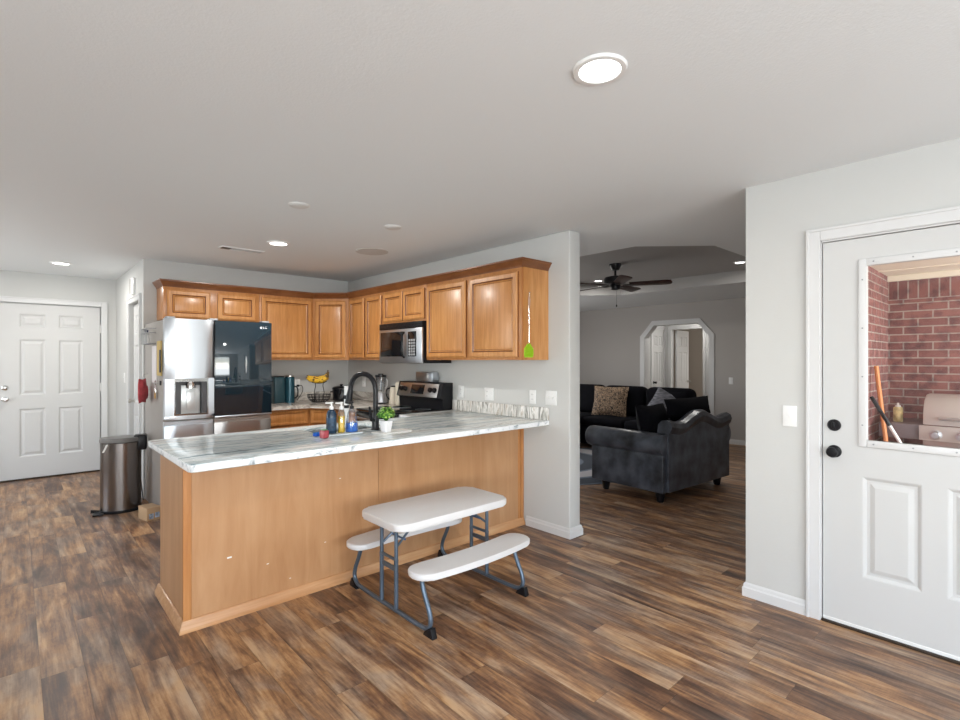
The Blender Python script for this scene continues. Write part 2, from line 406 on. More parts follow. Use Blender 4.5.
# ceiling with the octagonal tray in the living room
TX0, TX1, TY0, TY1, CH, TZ = 4.15, 7.1, 1.95, 4.95, .5, 2.60
b = B()
b.box(-2.75, 3.3, -3.15, 8.15, CZ, CZ+.06)
rect = [(3.3, 1.0), (8.95, 1.0), (8.95, 8.15), (3.3, 8.15)]
octo = [(TX0+CH, TY0), (TX1-CH, TY0), (TX1, TY0+CH), (TX1, TY1-CH), (TX1-CH, TY1), (TX0+CH, TY1), (TX0, TY1-CH), (TX0, TY0+CH)]
for i in range(4):
    a, c = rect[i], rect[(i+1) % 4]; o0, o1 = octo[2*i], octo[2*i+1]; o2 = octo[(2*i+2) % 8]
    b.quad((*a, CZ), (*c, CZ), (*o1, CZ), (*o0, CZ)); b.quad((*c, CZ), (*o2, CZ), (*o1, CZ))
b.box(8.95, 13.2, 1.0, 8.15, CZ, CZ+.06)
struct('ceiling', b, CEIL)
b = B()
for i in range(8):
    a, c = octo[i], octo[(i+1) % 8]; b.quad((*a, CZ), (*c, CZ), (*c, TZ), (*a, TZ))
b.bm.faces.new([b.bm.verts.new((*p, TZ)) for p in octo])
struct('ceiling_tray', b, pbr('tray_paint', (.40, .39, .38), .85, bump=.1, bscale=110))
b = B().box(3.24, 9.1, 1.0, 8.15, 2.75, 2.8); struct('ceiling_attic', b, CEIL)

T = .14
# right wall (doorway to patio) and the kitchen stretch of the same wall
DY0, DY1 = -.145, .79; DH = 2.055
struct('wall_right', B().box(WX, WX+T, DY1, 1.17, 0, CZ).box(WX, WX+T, -3.15, DY0, 0, CZ).box(WX, WX+T, DY0, DY1, DH, CZ), WALL)
struct('wall_kitchen_right', B().box(WX, WX+T, 2.48, 8.15, 0, CZ, .012, 3), WALL, True)
struct('wall_fridge', B().box(.96, WX, 6.10, 6.22, 0, CZ), WALL)
struct('wall_hall', B().box(.96, 1.08, 6.22, 6.27, 0, CZ).box(.96, 1.08, 6.92, 8.0, 0, CZ).box(.96, 1.08, 6.27, 6.92, 2.04, CZ).box(1.30, 1.34, 6.22, 7.2, 0, CZ), WALL)
struct('wall_entry', B().box(-2.75, -.17, 8.0, 8.14, 0, CZ).box(.81, .96, 8.0, 8.14, 0, CZ).box(-.17, .81, 8.0, 8.14, 2.085, CZ), WALL)
def wall_with_window(name, axis, c0, c1, a0, a1, wins, mat):
    b = B(); cur = a0
    def bx(u0, u1, z0, z1):
        if axis == 'x': b.box(u0, u1, c0, c1, z0, z1)
        else: b.box(c0, c1, u0, u1, z0, z1)
    for (u0, u1, z0, z1) in wins:
        bx(cur, u0, 0, CZ); bx(u0, u1, 0, z0); bx(u0, u1, z1, CZ); cur = u1
    bx(cur, a1, 0, CZ); return struct(name, b, mat)
wall_with_window('wall_behind', 'x', -3.15, -3.0, -2.75, WX+T, [(-1.8, 2.2, .5, 2.2)], WALL)
wall_with_window('wall_left', 'y', -2.75, -2.6, -3.0, 8.15, [(-2.7, .2, .5, 2.2), (4.9, 6.9, .5, 2.2)], WALL)
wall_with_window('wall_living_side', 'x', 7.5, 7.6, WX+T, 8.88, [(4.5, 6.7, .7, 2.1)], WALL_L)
GLS = glassy('window_glass')
def window(n, axis, c, u0, u1, z0, z1):
    b = B(); g = B(); f = .05
    def bx(bb, a0, a1, zz0, zz1, t):
        if axis == 'x': bb.box(a0, a1, c-t, c+t, zz0, zz1)
        else: bb.box(c-t, c+t, a0, a1, zz0, zz1)
    bx(b, u0, u1, z0, z0+f, .03); bx(b, u0, u1, z1-f, z1, .03); bx(b, u0, u0+f, z0+f, z1-f, .03); bx(b, u1-f, u1, z0+f, z1-f, .03)
    m = (u0+u1)/2; bx(b, m-.025, m+.025, z0+f, z1-f, .025)
    o = struct('window_%d' % n, b, TRIM); bx(g, u0+f, u1-f, z0+f, z1-f, .003); gg = g.build('pane', GLS, o)
window(1, 'x', -3.08, -1.8, 2.2, .5, 2.2); window(2, 'y', -2.68, -2.7, .2, .5, 2.2)
window(3, 'y', -2.68, 4.9, 6.9, .5, 2.2); window(4, 'x', 7.55, 4.5, 6.7, .7, 2.1)
struct('wall_living_right', B().box(WX+T, 9.02, 1.03, 1.17, 0, 2.7), WALL_L)
# far living wall with the clipped-corner archway
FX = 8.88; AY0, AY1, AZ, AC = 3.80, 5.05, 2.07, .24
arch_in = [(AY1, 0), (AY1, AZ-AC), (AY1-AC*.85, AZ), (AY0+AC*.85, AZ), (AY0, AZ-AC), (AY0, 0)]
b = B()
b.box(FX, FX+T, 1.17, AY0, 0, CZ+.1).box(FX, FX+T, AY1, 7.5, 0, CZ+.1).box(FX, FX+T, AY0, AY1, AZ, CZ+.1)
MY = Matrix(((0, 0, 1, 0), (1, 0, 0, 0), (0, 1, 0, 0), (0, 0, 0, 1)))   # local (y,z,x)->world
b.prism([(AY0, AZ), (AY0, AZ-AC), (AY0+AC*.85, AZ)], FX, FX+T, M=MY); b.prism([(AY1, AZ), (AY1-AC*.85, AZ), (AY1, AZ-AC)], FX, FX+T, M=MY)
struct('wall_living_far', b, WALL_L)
def arch_trim(x0, x1, wd):
    b = B(); outp = [(AY1+wd, 0), (AY1+wd, AZ-AC+wd*.4), (AY1-AC*.85+wd*.4, AZ+wd), (AY0+AC*.85-wd*.4, AZ+wd), (AY0-wd, AZ-AC+wd*.4), (AY0-wd, 0)]
    inn = [(y, z) for y, z in arch_in]
    for i in range(5):
        b.prism([inn[i], inn[i+1], outp[i+1], outp[i]], x0, x1, M=MY)
    return b
b = arch_trim(FX-.018, FX, .075)
for i in range(5):
    (y0, z0), (y1, z1) = arch_in[i], arch_in[i+1]
    d = Vector((y1-y0, z1-z0)).normalized(); n = Vector((d.y, -d.x))*-.012
    n = n if (Vector(((AY0+AY1)/2, 1))-Vector((y0, z0))).dot(n) > 0 else -n
    b.prism([(y0, z0), (y1, z1), (y1+n.x, z1+n.y), (y0+n.x, z0+n.y)], FX-.018, FX+T, M=MY)
struct('trim_archway', b, TRIM)
# small hall behind the arch, with the bedroom beyond
HX = 10.1
struct('wall_hall_inner_left', B().box(FX+T, HX, 5.27, 5.37, 0, CZ), pbr('hall_paint', (.62, .62, .61), .7))
struct('wall_hall_inner_right', B().box(FX+T, HX, 3.3, 3.4, 0, CZ), MATS['hall_paint'])
struct('wall_hall_inner_back', B().box(HX, HX+.1, 5.12, 5.37, 0, CZ).box(HX, HX+.1, 2.4, 4.45, 0, CZ).box(HX, HX+.1, 4.45, 5.12, 2.04, CZ), MATS['hall_paint'])
struct('wall_bedroom', B().box(12.6, 12.7, 2.4, 7.0, 0, CZ).box(HX+.1, 12.6, 7.0, 7.1, 0, CZ).box(HX+.1, 12.6, 2.4, 2.5, 0, CZ).box(HX, HX+.1, 5.37, 7.1, 0, CZ), pbr('bedroom_paint', (.55, .50, .44), .8))
# casings
def casing(name, x0, x1, ya, yb, z, wd, plane='x'):
    b = B()
    def bx(u0, u1, z0, z1):
        if plane == 'x': b.box(x0, x1, u0, u1, z0, z1, .003)
        else: b.box(u0, u1, x0, x1, z0, z1, .003)
    bx(ya-wd, ya, 0, z+wd); bx(yb, yb+wd, 0, z+wd); bx(ya, yb, z, z+wd)
    # a raised back-band on the outer edge
    d = -.006 if True else 0
    if plane == 'x': b.box(x0+d, x0+.001, ya-wd, ya-wd+.014, 0, z+wd, .002).box(x0+d, x0+.001, yb+wd-.014, yb+wd, 0, z+wd, .002).box(x0+d, x0+.001, ya-wd+.014, yb+wd-.014, z+wd-.014, z+wd, .002)
    else: b.box(ya-wd, ya-wd+.014, x0+d, x0+.001, 0, z+wd, .002).box(yb+wd-.014, yb+wd, x0+d, x0+.001, 0, z+wd, .002).box(ya-wd+.014, yb+wd-.014, x0+d, x0+.001, z+wd-.014, z+wd, .002)
    return struct(name, b, TRIM)
casing('trim_patio_door', WX-.018, WX, DY0, DY1-.005, DH, .065)
struct('trim_patio_jamb', B().box(WX, WX+T, DY1-.008, DY1, 0, DH).box(WX, WX+T, DY0, DY0+.008, 0, DH).box(WX, WX+T, DY0, DY1, DH-.008, DH), TRIM)
casing('trim_front_door', 7.982, 8.0, -.165, .805, 2.08, .065, 'y')
struct('trim_front_jamb', B().box(-.17, -.13, 8.062, 8.14, 0, 2.085).box(.77, .81, 8.062, 8.14, 0, 2.085).box(-.13, .77, 8.062, 8.14, 2.04, 2.085), TRIM)
struct('trim_front_threshold', B().box(-.17, .81, 8.005, 8.14, 0, .018, .003).box(-.13, .77, 8.062, 8.14, 0, .05), pbr('bronze_sill', (.05, .035, .025), .5, .6))
casing('trim_closet_door', .943, .96, 6.27, 6.92, 2.04, .06)
casing('trim_hall_door', HX-.018, HX, 4.46, 5.12, 2.04, .06)
struct('trim_hall_side_door', B().box(9.52, 9.58, 5.25, 5.27, 0, 2.1).box(10.03, 10.08, 5.25, 5.27, 0, 2.1).box(9.58, 10.03, 5.25, 5.27, 2.04, 2.1), TRIM)
# baseboards
BP = [(0, 0), (.016, 0), (.016, .050), (.011, .058), (.009, .072), (.004, .080), (0, .080)]
def base(name, path): struct(name, B().sweep(path[::-1], BP), TRIM)
base('baseboard_right', [(WX+T, 1.17), (WX, 1.17), (WX, .853)][::-1][::-1] if False else [(WX+T+.0, 1.17), (WX, 1.17), (WX, .853)][::-1])
base('baseboard_kitchen_right', [(WX, 2.935), (WX, 2.48), (WX+T, 2.48), (WX+T, 7.5)][::-1])
base('baseboard_living_far', [(FX, 1.17), (FX, AY0-.08)])
base('baseboard_hall', [(.96, 6.985), (.96, 8.0)]); base('baseboard_entry', [(.87, 8.0), (.96, 8.0)][::-1])
base('baseboard_hall_inner', [(HX, 3.4), (HX, 4.395)])

# ---- doors
def knob(b_, p, ax, r=.027):
    q = Vector(ax).to_track_quat('Z', 'Y').to_matrix().to_4x4()
    b_.lathe([(.0, 0), (r*1.15, 0), (r*1.15, .005), (r*.45, .008), (r*.45, .03), (r*.9, .036), (r, .048), (r*.85, .060), (0, .064)], n=20, M=Matrix.Translation(p) @ q)
# patio door: half glass, two panels
O = (WX+.05, DY0+.009, .022); U = (0, 1, 0); V = (0, 0, 1); Nn = (-1, 0, 0)
W = DY1-DY0-.022; Hh = DH-.035
off = DY0+.009
ys_l = [0, .042-off, .278-off, .368-off, .604-off, W]
xs = [0, .062-off, .190-.0-off, .278-off, .368-off, .587-off, .604-off, W]
b = B()
yy = [0, .262, .785, .976, 1.880, Hh]
# columns: 0..a | panel | mid | panel | rest ; the glass spans several columns so rows are split in two bands
b.slab(O, U, V, Nn, [0, .055-off, .278-off, .368-off, .604-off, W], [0, .262, .785, .972], .044, {(1, 1), (3, 1)})
b.slab((O[0], O[1], O[2]+.972), U, V, Nn, [0, .060-off, .587-off, W], [0, .905, Hh-.972], .044, set(), {(1, 0)})
door = tag(b.build('door_1', DOORW, smooth=False), kind='structure')
gz0, gz1 = .022+.972, .022+.972+.905; gy0, gy1 = .060, .587
b = B().box(WX-.006, WX+.006, gy0-.032, gy0+.004, gz0-.032, gz1+.032, .004).box(WX-.006, WX+.006, gy1-.004, gy1+.032, gz0-.032, gz1+.032, .004)
b.box(WX-.006, WX+.006, gy0+.004, gy1-.004, gz0-.032, gz0+.004, .004).box(WX-.006, WX+.006, gy0+.004, gy1-.004, gz1-.004, gz1+.032, .004)
fr = b.build('glazing_frame', TRIM, door)
b = B()
for z in (gz0-.014, gz1+.014):
    for k in range(4): b.cyl((WX-.009, gy0+.03+k*.155, z), (WX-.005, gy0+.03+k*.155, z), .004, n=8)
for y in (gy0-.014, gy1+.014):
    for k in range(4): b.cyl((WX-.009, y, gz0+.08+k*.25), (WX-.005, y, gz0+.08+k*.25), .004, n=8)
b.build('screw_caps', GREYM, fr)
B().box(WX+.022, WX+.028, gy0, gy1, gz0, gz1).build('pane', GLS, door)
b = B(); knob(b, (WX+.008, .725, .922), (-1, 0, 0), .029)
tag(b.build('door_knob', BLKM, door), 'round black door knob')
b = B().lathe([(0, 0), (.031, 0), (.031, .010), (.024, .018), (0, .018)], n=24, M=Matrix.Translation((WX+.008, .725, 1.062)) @ Vector((-1, 0, 0)).to_track_quat('Z', 'Y').to_matrix().to_4x4())
b.box(WX-.022, WX-.008, .719, .731, 1.045, 1.079, .003)
tag(b.build('deadbolt', BLKM, door), 'round black deadbolt')
B().box(WX+.002, WX+.010, DY0+.012, DY1-.014, .012, .030, .002).build('door_sweep', WHITEP, door)
struct('trim_threshold', B().box(WX-.012, WX+T, DY0+.008, DY1-.008, 0, .012, .004), pbr('bronze_threshold', (.05, .035, .025), .5, .6))
# front door: six panels
def sixpanel(name, O, U, Nn, W, Hh, t, mat):
    s = .13*W/.91; m = .11*W/.91; pw = (W-2*s-m)/2
    xs = [0, s, s+pw, s+pw+m, s+2*pw+m, W]; ys = [0, .24, .80, .93, 1.57, 1.68, 1.90, Hh]
    if name == 'door_2': xs = [0, .19, .43, .545, .785, W]; ys = [0, .25, .82, .975, 1.635, 1.775, 1.935, Hh]
    return B().slab(O, U, (0, 0, 1), Nn, xs, ys, t, {(1, 1), (3, 1), (1, 3), (3, 3), (1, 5), (3, 5)})
d2 = tag(sixpanel('door_2', (-.155, 8.06, .02), (1, 0, 0), (0, -1, 0), .95, 2.05, .045, DOORW).build('door_2', DOORW, smooth=False), kind='structure')
b = B(); knob(b, (-.085, 8.016, .955), (0, -1, 0), .029); b.build('door_knob', CHROME, d2)
B().lathe([(0, 0), (.032, 0), (.030, .014), (.018, .020), (0, .020)], n=20, M=Matrix.Translation((-.085, 8.016, 1.09)) @ Vector((0, -1, 0)).to_track_quat('Z', 'Y').to_matrix().to_4x4()).build('deadbolt', CHROME, d2)
for z in (.25, 1.07, 1.80): B().cyl((.800, 8.006, z-.05), (.800, 8.006, z+.05), .009, n=10).build('hinge', WHITEP, d2)
d3 = tag(sixpanel('door_3', (1.03, 6.275, .01), (0, 1, 0), (-1, 0, 0), .64, 2.02, .036, DOORW).build('door_3', DOORW, smooth=False), kind='structure')
b = B(); knob(b, (.997, 6.86, .95), (-1, 0, 0), .024); b.build('door_knob', NICKEL, d3)
hx, hy = HX+.11, 5.09; ang = math.radians(3); ux = (math.cos(ang), math.sin(ang), 0); un = (math.sin(ang), -math.cos(ang), 0)
d4 = tag(sixpanel('door_4', (hx, hy, .01), ux, un, .60, 2.02, .035, DOORW).build('door_4', DOORW, smooth=False), kind='structure')
b = B(); kp = Vector((hx, hy, .95))+Vector(ux)*.54+Vector(un)*.035; knob(b, kp, un, .026); b.build('door_knob', NICKEL, d4)
d5 = tag(sixpanel('door_5', (9.58, 5.269, .01), (1, 0, 0), (0, -1, 0), .45, 2.02, .010, DOORW).build('door_5', DOORW, smooth=False), kind='structure')
b = B(); knob(b, (9.63, 5.259, .95), (0, -1, 0), .026); b.build('door_knob', BLKM, d5)

# ---- patio
struct('wall_patio_left', B().box(3.37, 6.2, .93, 1.03, -.15, 2.3), brick_mat('brick_left', 0))
PXb = 6.05
struct('wall_patio_back', B().box(PXb, 6.2, -1.75, .93, -.15, 1.965), brick_mat('brick_back', 1))
struct('wall_patio_soldier_course', B().box(PXb, 6.2, -1.75, .93, 1.965, 2.3), brick_mat('brick_soldier', 1, True))
CREAM = pbr('cream_soffit', (.80, .74, .60), .6)
struct('ceiling_patio', B().box(3.37, 6.2, -1.6, .93, 2.19, 2.25), CREAM)
struct('trim_patio_soffit', B().box(PXb-.05, PXb, -1.6, .93, 2.14, 2.19, .004).box(5.60, 5.615, -1.6, .93, 2.183, 2.19), CREAM)
struct('floor_patio', B().box(3.37, 6.2, -3.15, .93, -.2, -.12), pbr('concrete', (.42, .40, .38), .9, bump=.2, bscale=30, vary=.15))
tag(B().box(-40, 60, -60, 60, -.32, -.25).build('ground_outside', pbr('lawn', (.10, .14, .05), 1, bump=.3, bscale=8, vary=.3), smooth=False), kind='structure')

# ============================================================ KITCHEN
PY0, PY1, PX0 = 2.978, 3.58, .648
p = thing('peninsula_cabinet', 'long honey maple peninsula base with plain veneered back', 'cabinet', (1.94, 3.26, 0)); o_ = p.location.copy()
B().box(PX0+.004, 1.485, PY0+.004, PY1, 0, .873).box(2.035, WX-.002, PY0+.004, PY1, 0, .873).box(1.485, 2.035, PY0+.004, PY1, 0, .685).box(1.485, 2.035, PY0+.004, PY0+.02, .685, .873).build('body', MAPLE_D, p, o_)
SX = 1.80
b = B().box(PX0+.030, SX-.001, PY0-.004, PY0+.004, .055, .873).box(SX+.001, WX-.065, PY0-.004, PY0+.004, .055, .873); b.build('back_panel', VENEER, p, o_)
B().box(PX0-.002, PX0+.004, PY0+.022, PY1-.02, .055, .873).build('end_panel', VENEER, p, o_)
B().box(PX0-.008, PX0+.031, PY0-.010, PY0+.021, .05, .873, .0015, 1).build('corner_post', MAPLE_D, p, o_)
B().box(WX-.068, WX-.040, PY0-.008, PY0+.004, .05, .873, .003).box(WX-.036, WX-.002, PY0-.012, PY0+.004, .05, .873, .004).build('wall_trim_strip', MAPLE_D, p, o_)
MP = [(0, 0), (.024, 0), (.024, .014), (.021, .026), (.014, .036), (.012, .050), (.006, .058), (0, .060)]
B().sweep([(WX-.002, PY0-.004), (PX0-.004, PY0-.004), (PX0-.004, PY1)][::-1], MP).build('base_moulding', wood('base_mould', (.42, .20, .08), (.54, .28, .125), (.66, .40, .21), scale=(1, 14, 14)), p, o_) if False else B().sweep([(PX0-.004, PY1), (PX0-.004, PY0-.004), (WX-.002, PY0-.004)][::1], MP).build('base_moulding', wood('base_mould', (.42, .20, .08), (.54, .28, .125), (.66, .40, .21), scale=(1, 14, 14)), p, o_)
b = B()
for (x, z, s) in ((.865, .33, .012), (1.07, .24, .006), (1.20, .10, .005), (1.52, .66, .006), (1.42, .28, .005), (1.33, .115, .006)):
    pts = [(x+s*math.cos(k*PI/3)*random.uniform(.5, 1.2), z+.4*s*math.sin(k*PI/3)*random.uniform(.6, 1.2)) for k in range(6)]
    b.prism([(q[0], -q[1]) for q in pts], -(PY0-.0046), -(PY0-.0040), M=Matrix.Rotation(-PI/2, 4, 'X') @ Matrix.Scale(1, 4))
b.bm.free()
b = B()
for (x, z, s) in ((.865, .33, .012), (1.07, .24, .006), (1.20, .12, .005), (1.52, .66, .006), (1.42, .28, .005)):
    b = B().box(x-s, x+s, PY0-.0046, PY0-.0038, z-s*.35, z+s*.35); b.build('paint_chip', WHITEP, p, o_)

# peninsula worktop with sink cut-out, L to the wall splash
CT0, CT1 = .874, .914
ct = thing('peninsula_worktop', 'long white and grey streaked granite worktop on peninsula', 'worktop', (1.9, 3.2, CT0)); o_ = ct.location.copy()
cx0, cy0, cy1 = .604, 2.69, 3.70; SK = (1.50, 2.02, 3.27, 3.565)
def slabz(b, z0, z1):
    b.box(cx0+.02, SK[0], cy0, cy1, z0, z1, .006, 3).box(SK[1], WX-.001, cy0, cy1, z0, z1, .006, 3)
    return b
b = B()
b.prism([(cx0+.03, cy0), (WX-.001, cy0), (WX-.001, 3.915), (2.58, 3.915), (2.58, cy1), (cx0+.02, cy1), (cx0, cy1-.02), (cx0, cy0+.03), (cx0+.009, cy0+.009)], CT0, CT1, .007, seg=3)
top = b.build('slab', GRAN, ct, o_)
top.data.materials.append(GRAN_E)
for f in top.data.polygons:
    if abs(f.normal.z) < .5: f.material_index = 1
# the sink is cut into the slab
cut = B().box(SK[0], SK[1], SK[2], SK[3], CT0-.05, CT1+.05).build('sink_cutter', GRAN)
md = top.modifiers.new('sink', 'BOOLEAN'); md.operation = 'DIFFERENCE'; md.object = cut
cut.location = (0, 0, 0); bpy.context.view_layer.update()
dg = bpy.context.evaluated_depsgraph_get(); nm = bpy.data.meshes.new_from_object(top.evaluated_get(dg)); top.modifiers.clear(); top.data = nm
bpy.data.objects.remove(cut, do_unlink=True)
sp = B().box(WX-.022, WX-.0005, cy0+.001, 3.915, CT1+.0005, CT1+.105, .003).build('backsplash', GRAN_S, ct, o_)
s = thing('kitchen_sink', 'stainless undermount sink set in peninsula worktop behind soap tray', 'sink', ((SK[0]+SK[1])/2, (SK[2]+SK[3])/2, .70)); o_ = s.location.copy()
b = B(); x0, x1, y0, y1 = SK; 
b.box(x0-.01, x1+.01, y0-.01, y1+.01, .69, .70).box(x0-.01, x0, y0, y1, .70, .873).box(x1, x1+.01, y0, y1, .70, .873).box(x0-.01, x1+.01, y0-.01, y0, .70, .873).box(x0-.01, x1+.01, y1, y1+.01, .70, .873)
b.build('basin', STEEL_D, s, o_); B().lathe([(0, 0), (.04, 0), (.04, .004), (0, .004)], ((x0+x1)/2, (y0+y1)/2, .70)).build('drain', CHROME, s, o_)

# back counters: fridge wall + diagonal corner + short run to the range
ct2 = thing('corner_worktop', 'shade-darkened granite worktop running into the kitchen corner', 'worktop', (2.6, 5.6, CT0)); o_ = ct2.location.copy()
b = B().prism([(1.885, 5.455), (2.43, 5.455), (2.585, 5.22), (2.585, 4.695), (WX-.001, 4.695), (WX-.001, 6.099), (1.885, 6.099)], CT0, CT1, .006)
b.build('slab', GRAN_SHADE, ct2, o_)
B().box(1.885, WX-.001, 6.078, 6.0995, CT1, CT1+.10, .003).box(WX-.022, WX-.0005, 4.70, 6.078, CT1, CT1+.10, .003).build('backsplash', GRAN_SHADE, ct2, o_)

def cabdoor(b, O, U, Nn, w, h, z0, t=.02):
    rs = [(0, 0), (0, t-.007), (.004, t-.005), (.012, t+.002), (.044, t+.001), (.050, t-.006), (.0535, t-.009), (.057, t-.006), (.064, t-.010), (.067, t-.012), (.088, t-.006)]
    n0 = len(b.bm.faces); b.rings((O[0], O[1], z0), U, (0, 0, 1), Nn, w, h, rs); b.bm.faces.ensure_lookup_table()
    for k in (1, 5, 6, 9):
        for q in range(4): b.bm.faces[n0+(k-1)*4+q if k < 9 else n0+8*4+q].material_index = 1
    return b
def cabinet(label, body_fn, doors, loc, group):
    c = thing('wall_cabinet' if loc[2] > 1 else 'base_cabinet', label, 'cabinet', loc, 0, group); o_ = Vector(loc)
    body_fn(B()).build('body', MAPLE_D, c, o_)
    for (O, U, Nn, w, z0, z1, nm) in doors:
        b = B(); cabdoor(b, O, U, Nn, w, z1-z0, z0); b.build(nm, MAPLE, c, o_).data.materials.append(GLAZE)
    return c
UZ0, UZ1 = 1.41, 2.138; FXc = 2.915; DZ0, DZ1 = UZ0+.022, UZ1-.03
nx = (-1, 0, 0); uy = (0, 1, 0); G = 'honey maple wall cabinets'
cabinet('wide two-door honey maple wall cabinet with exposed end beside the doorway', lambda b: b.box(FXc, WX-.001, 2.70, 3.945, UZ0, UZ1, .002),
        [((FXc, 2.735, 0), uy, nx, .57, DZ0, DZ1, 'door'), ((FXc, 3.355, 0), uy, nx, .57, DZ0, DZ1, 'door')], (3.07, 3.3, UZ0), G)
wide_cab = [o for o in bpy.data.objects if o.name == 'wall_cabinet'][0]
B().box(FXc+.012, WX-.002, 2.695, 2.700, UZ0+.001, UZ1).build('end_panel', MAPLE, wide_cab, Vector((3.07, 3.3, UZ0)))
cabinet('short two-door maple cabinet directly above the microwave', lambda b: b.box(FXc, WX-.001, 3.947, 4.715, 1.79, UZ1, .002),
        [((FXc, 3.965, 0), uy, nx, .36, 1.81, DZ1, 'door'), ((FXc, 4.34, 0), uy, nx, .355, 1.81, DZ1, 'door')], (3.07, 4.33, 1.79), G)
cabinet('narrow two-door maple wall cabinet left of the microwave', lambda b: b.box(FXc, WX-.001, 4.717, 5.488, UZ0, UZ1, .002),
        [((FXc, 4.74, 0), uy, nx, .33, DZ0, DZ1, 'door'), ((FXc, 5.105, 0), uy, nx, .345, DZ0, DZ1, 'door')], (3.07, 5.1, UZ0), G)
ud = Vector((-.295, .295, 0)).normalized(); nd = Vector((-1, -1, 0)).normalized(); dl = math.hypot(.305, .29)
cabinet('single-door diagonal maple cabinet in the kitchen corner', lambda b: b.prism([(WX-.001, 5.49), (FXc, 5.49), (2.612, 5.785), (2.612, 6.099), (WX-.001, 6.099)], UZ0, UZ1),
        [((FXc+ud.x*.03, 5.49+ud.y*.03, 0), tuple(ud), tuple(nd), dl-.055, DZ0, DZ1, 'door')], (2.95, 5.85, UZ0), G)
cabinet('single-door maple wall cabinet between fridge cabinet and corner cabinet', lambda b: b.box(1.992, 2.61, 5.785, 6.099, UZ0, UZ1, .002),
        [((2.012, 5.785, 0), (1, 0, 0), (0, -1, 0), .575, DZ0, DZ1, 'door')], (2.3, 5.94, UZ0), G)
cabinet('low two-door maple cabinet above the refrigerator', lambda b: b.box(1.075, 1.99, 5.785, 6.099, 1.815, UZ1, .002),
        [((1.105, 5.785, 0), (1, 0, 0), (0, -1, 0), .39, 1.835, DZ1, 'door'), ((1.565, 5.785, 0), (1, 0, 0), (0, -1, 0), .385, 1.835, DZ1, 'door')], (1.5, 5.94, 1.815), G)
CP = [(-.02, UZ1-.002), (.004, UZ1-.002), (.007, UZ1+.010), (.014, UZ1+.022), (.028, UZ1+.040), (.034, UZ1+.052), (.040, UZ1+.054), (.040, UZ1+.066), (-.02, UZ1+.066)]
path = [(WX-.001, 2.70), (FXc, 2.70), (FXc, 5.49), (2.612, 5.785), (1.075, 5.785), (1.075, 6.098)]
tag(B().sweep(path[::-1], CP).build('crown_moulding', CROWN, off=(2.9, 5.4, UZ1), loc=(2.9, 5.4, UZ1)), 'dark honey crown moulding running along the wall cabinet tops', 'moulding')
# base cabinets behind the peninsula
def drawer_front(b, O, U, Nn, w, z0, z1):
    return b.rings((O[0], O[1], z0), U, (0, 0, 1), Nn, w, z1-z0, [(0, 0), (0, .014), (.008, .02), (.026, .019), (.032, .012), (.040, .012), (.050, .016)])
c = thing('base_cabinet', 'maple base cabinet with wide drawer right of the refrigerator', 'cabinet', (2.15, 5.8, 0)); o_ = c.location.copy()
B().box(1.89, 2.44, 5.50, 6.098, .10, .873).box(1.89, 2.44, 5.57, 6.098, 0, .10).build('body', MAPLE_D, c, o_)
drawer_front(B(), (1.915, 5.50, 0), (1, 0, 0), (0, -1, 0), .50, .70, .855).build('drawer', MAPLE, c, o_)
cabdoor(B(), (1.915, 5.50, 0), (1, 0, 0), (0, -1, 0), .50, .56, .12).build('door', MAPLE, c, o_).data.materials.append(GLAZE)
c = thing('base_cabinet', 'maple diagonal corner base cabinet under the black pot', 'cabinet', (2.8, 5.6, 0)); o_ = c.location.copy()
B().prism([(2.442, 6.098), (2.442, 5.50), (2.62, 5.25), (WX-.002, 5.25), (WX-.002, 6.098)], .0, .873).build('body', MAPLE_D, c, o_)
e = Vector((2.62-2.442, 5.25-5.50, 0)); el = e.length; e.normalize(); en = Vector((e.y, -e.x, 0)); 
drawer_front(B(), (2.442+e.x*.02, 5.50+e.y*.02, 0), tuple(e), tuple(en), el-.04, .70, .855).build('drawer', MAPLE, c, o_)
c = thing('base_cabinet', 'maple base cabinet between range and corner', 'cabinet', (2.9, 4.97, 0)); o_ = c.location.copy()
B().box(2.62, WX-.002, 4.70, 5.248, 0, .873).build('body', MAPLE_D, c, o_)
cabdoor(B(), (2.62, 4.72, 0), uy, nx, .50, .56, .12).build('door', MAPLE, c, o_).data.materials.append(GLAZE)
drawer_front(B(), (2.62, 4.72, 0), uy, nx, .50, .70, .855).build('drawer', MAPLE, c, o_)
c = thing('base_cabinet', 'maple filler cabinet between peninsula and range', 'cabinet', (2.9, 3.75, 0)); o_ = c.location.copy()
B().box(2.62, WX-.002, 3.585, 3.912, 0, .873).build('body', MAPLE_D, c, o_)

# refrigerator
R = thing('refrigerator', 'stainless four-door refrigerator with black glass right door and ice dispenser', 'refrigerator', (1.41, 5.5, 0)); o_ = R.location.copy()
fx0, fx1, fy = .955, 1.865, 5.08; fm = 1.350
B().box(fx0+.004, fx1-.004, fy+.09, 6.0, .02, 1.765, .006).build('body', FSIDE, R, o_)
def bowed(b, x0, x1, z0, z1, yb, bow, n=12, th=.07):
    pts = []
    for k in range(n+1):
        t = k/n; x = x0+(x1-x0)*t; e = min(t, 1-t)*(x1-x0)
        rnd = .012*(1-min(1, e/.012))**2
        pts.append((x, yb-bow*(1-(2*t-1)**2)+rnd))
    poly = pts+[(x1, yb+th), (x0, yb+th)]
    return b.prism(poly, z0, z1, .003)
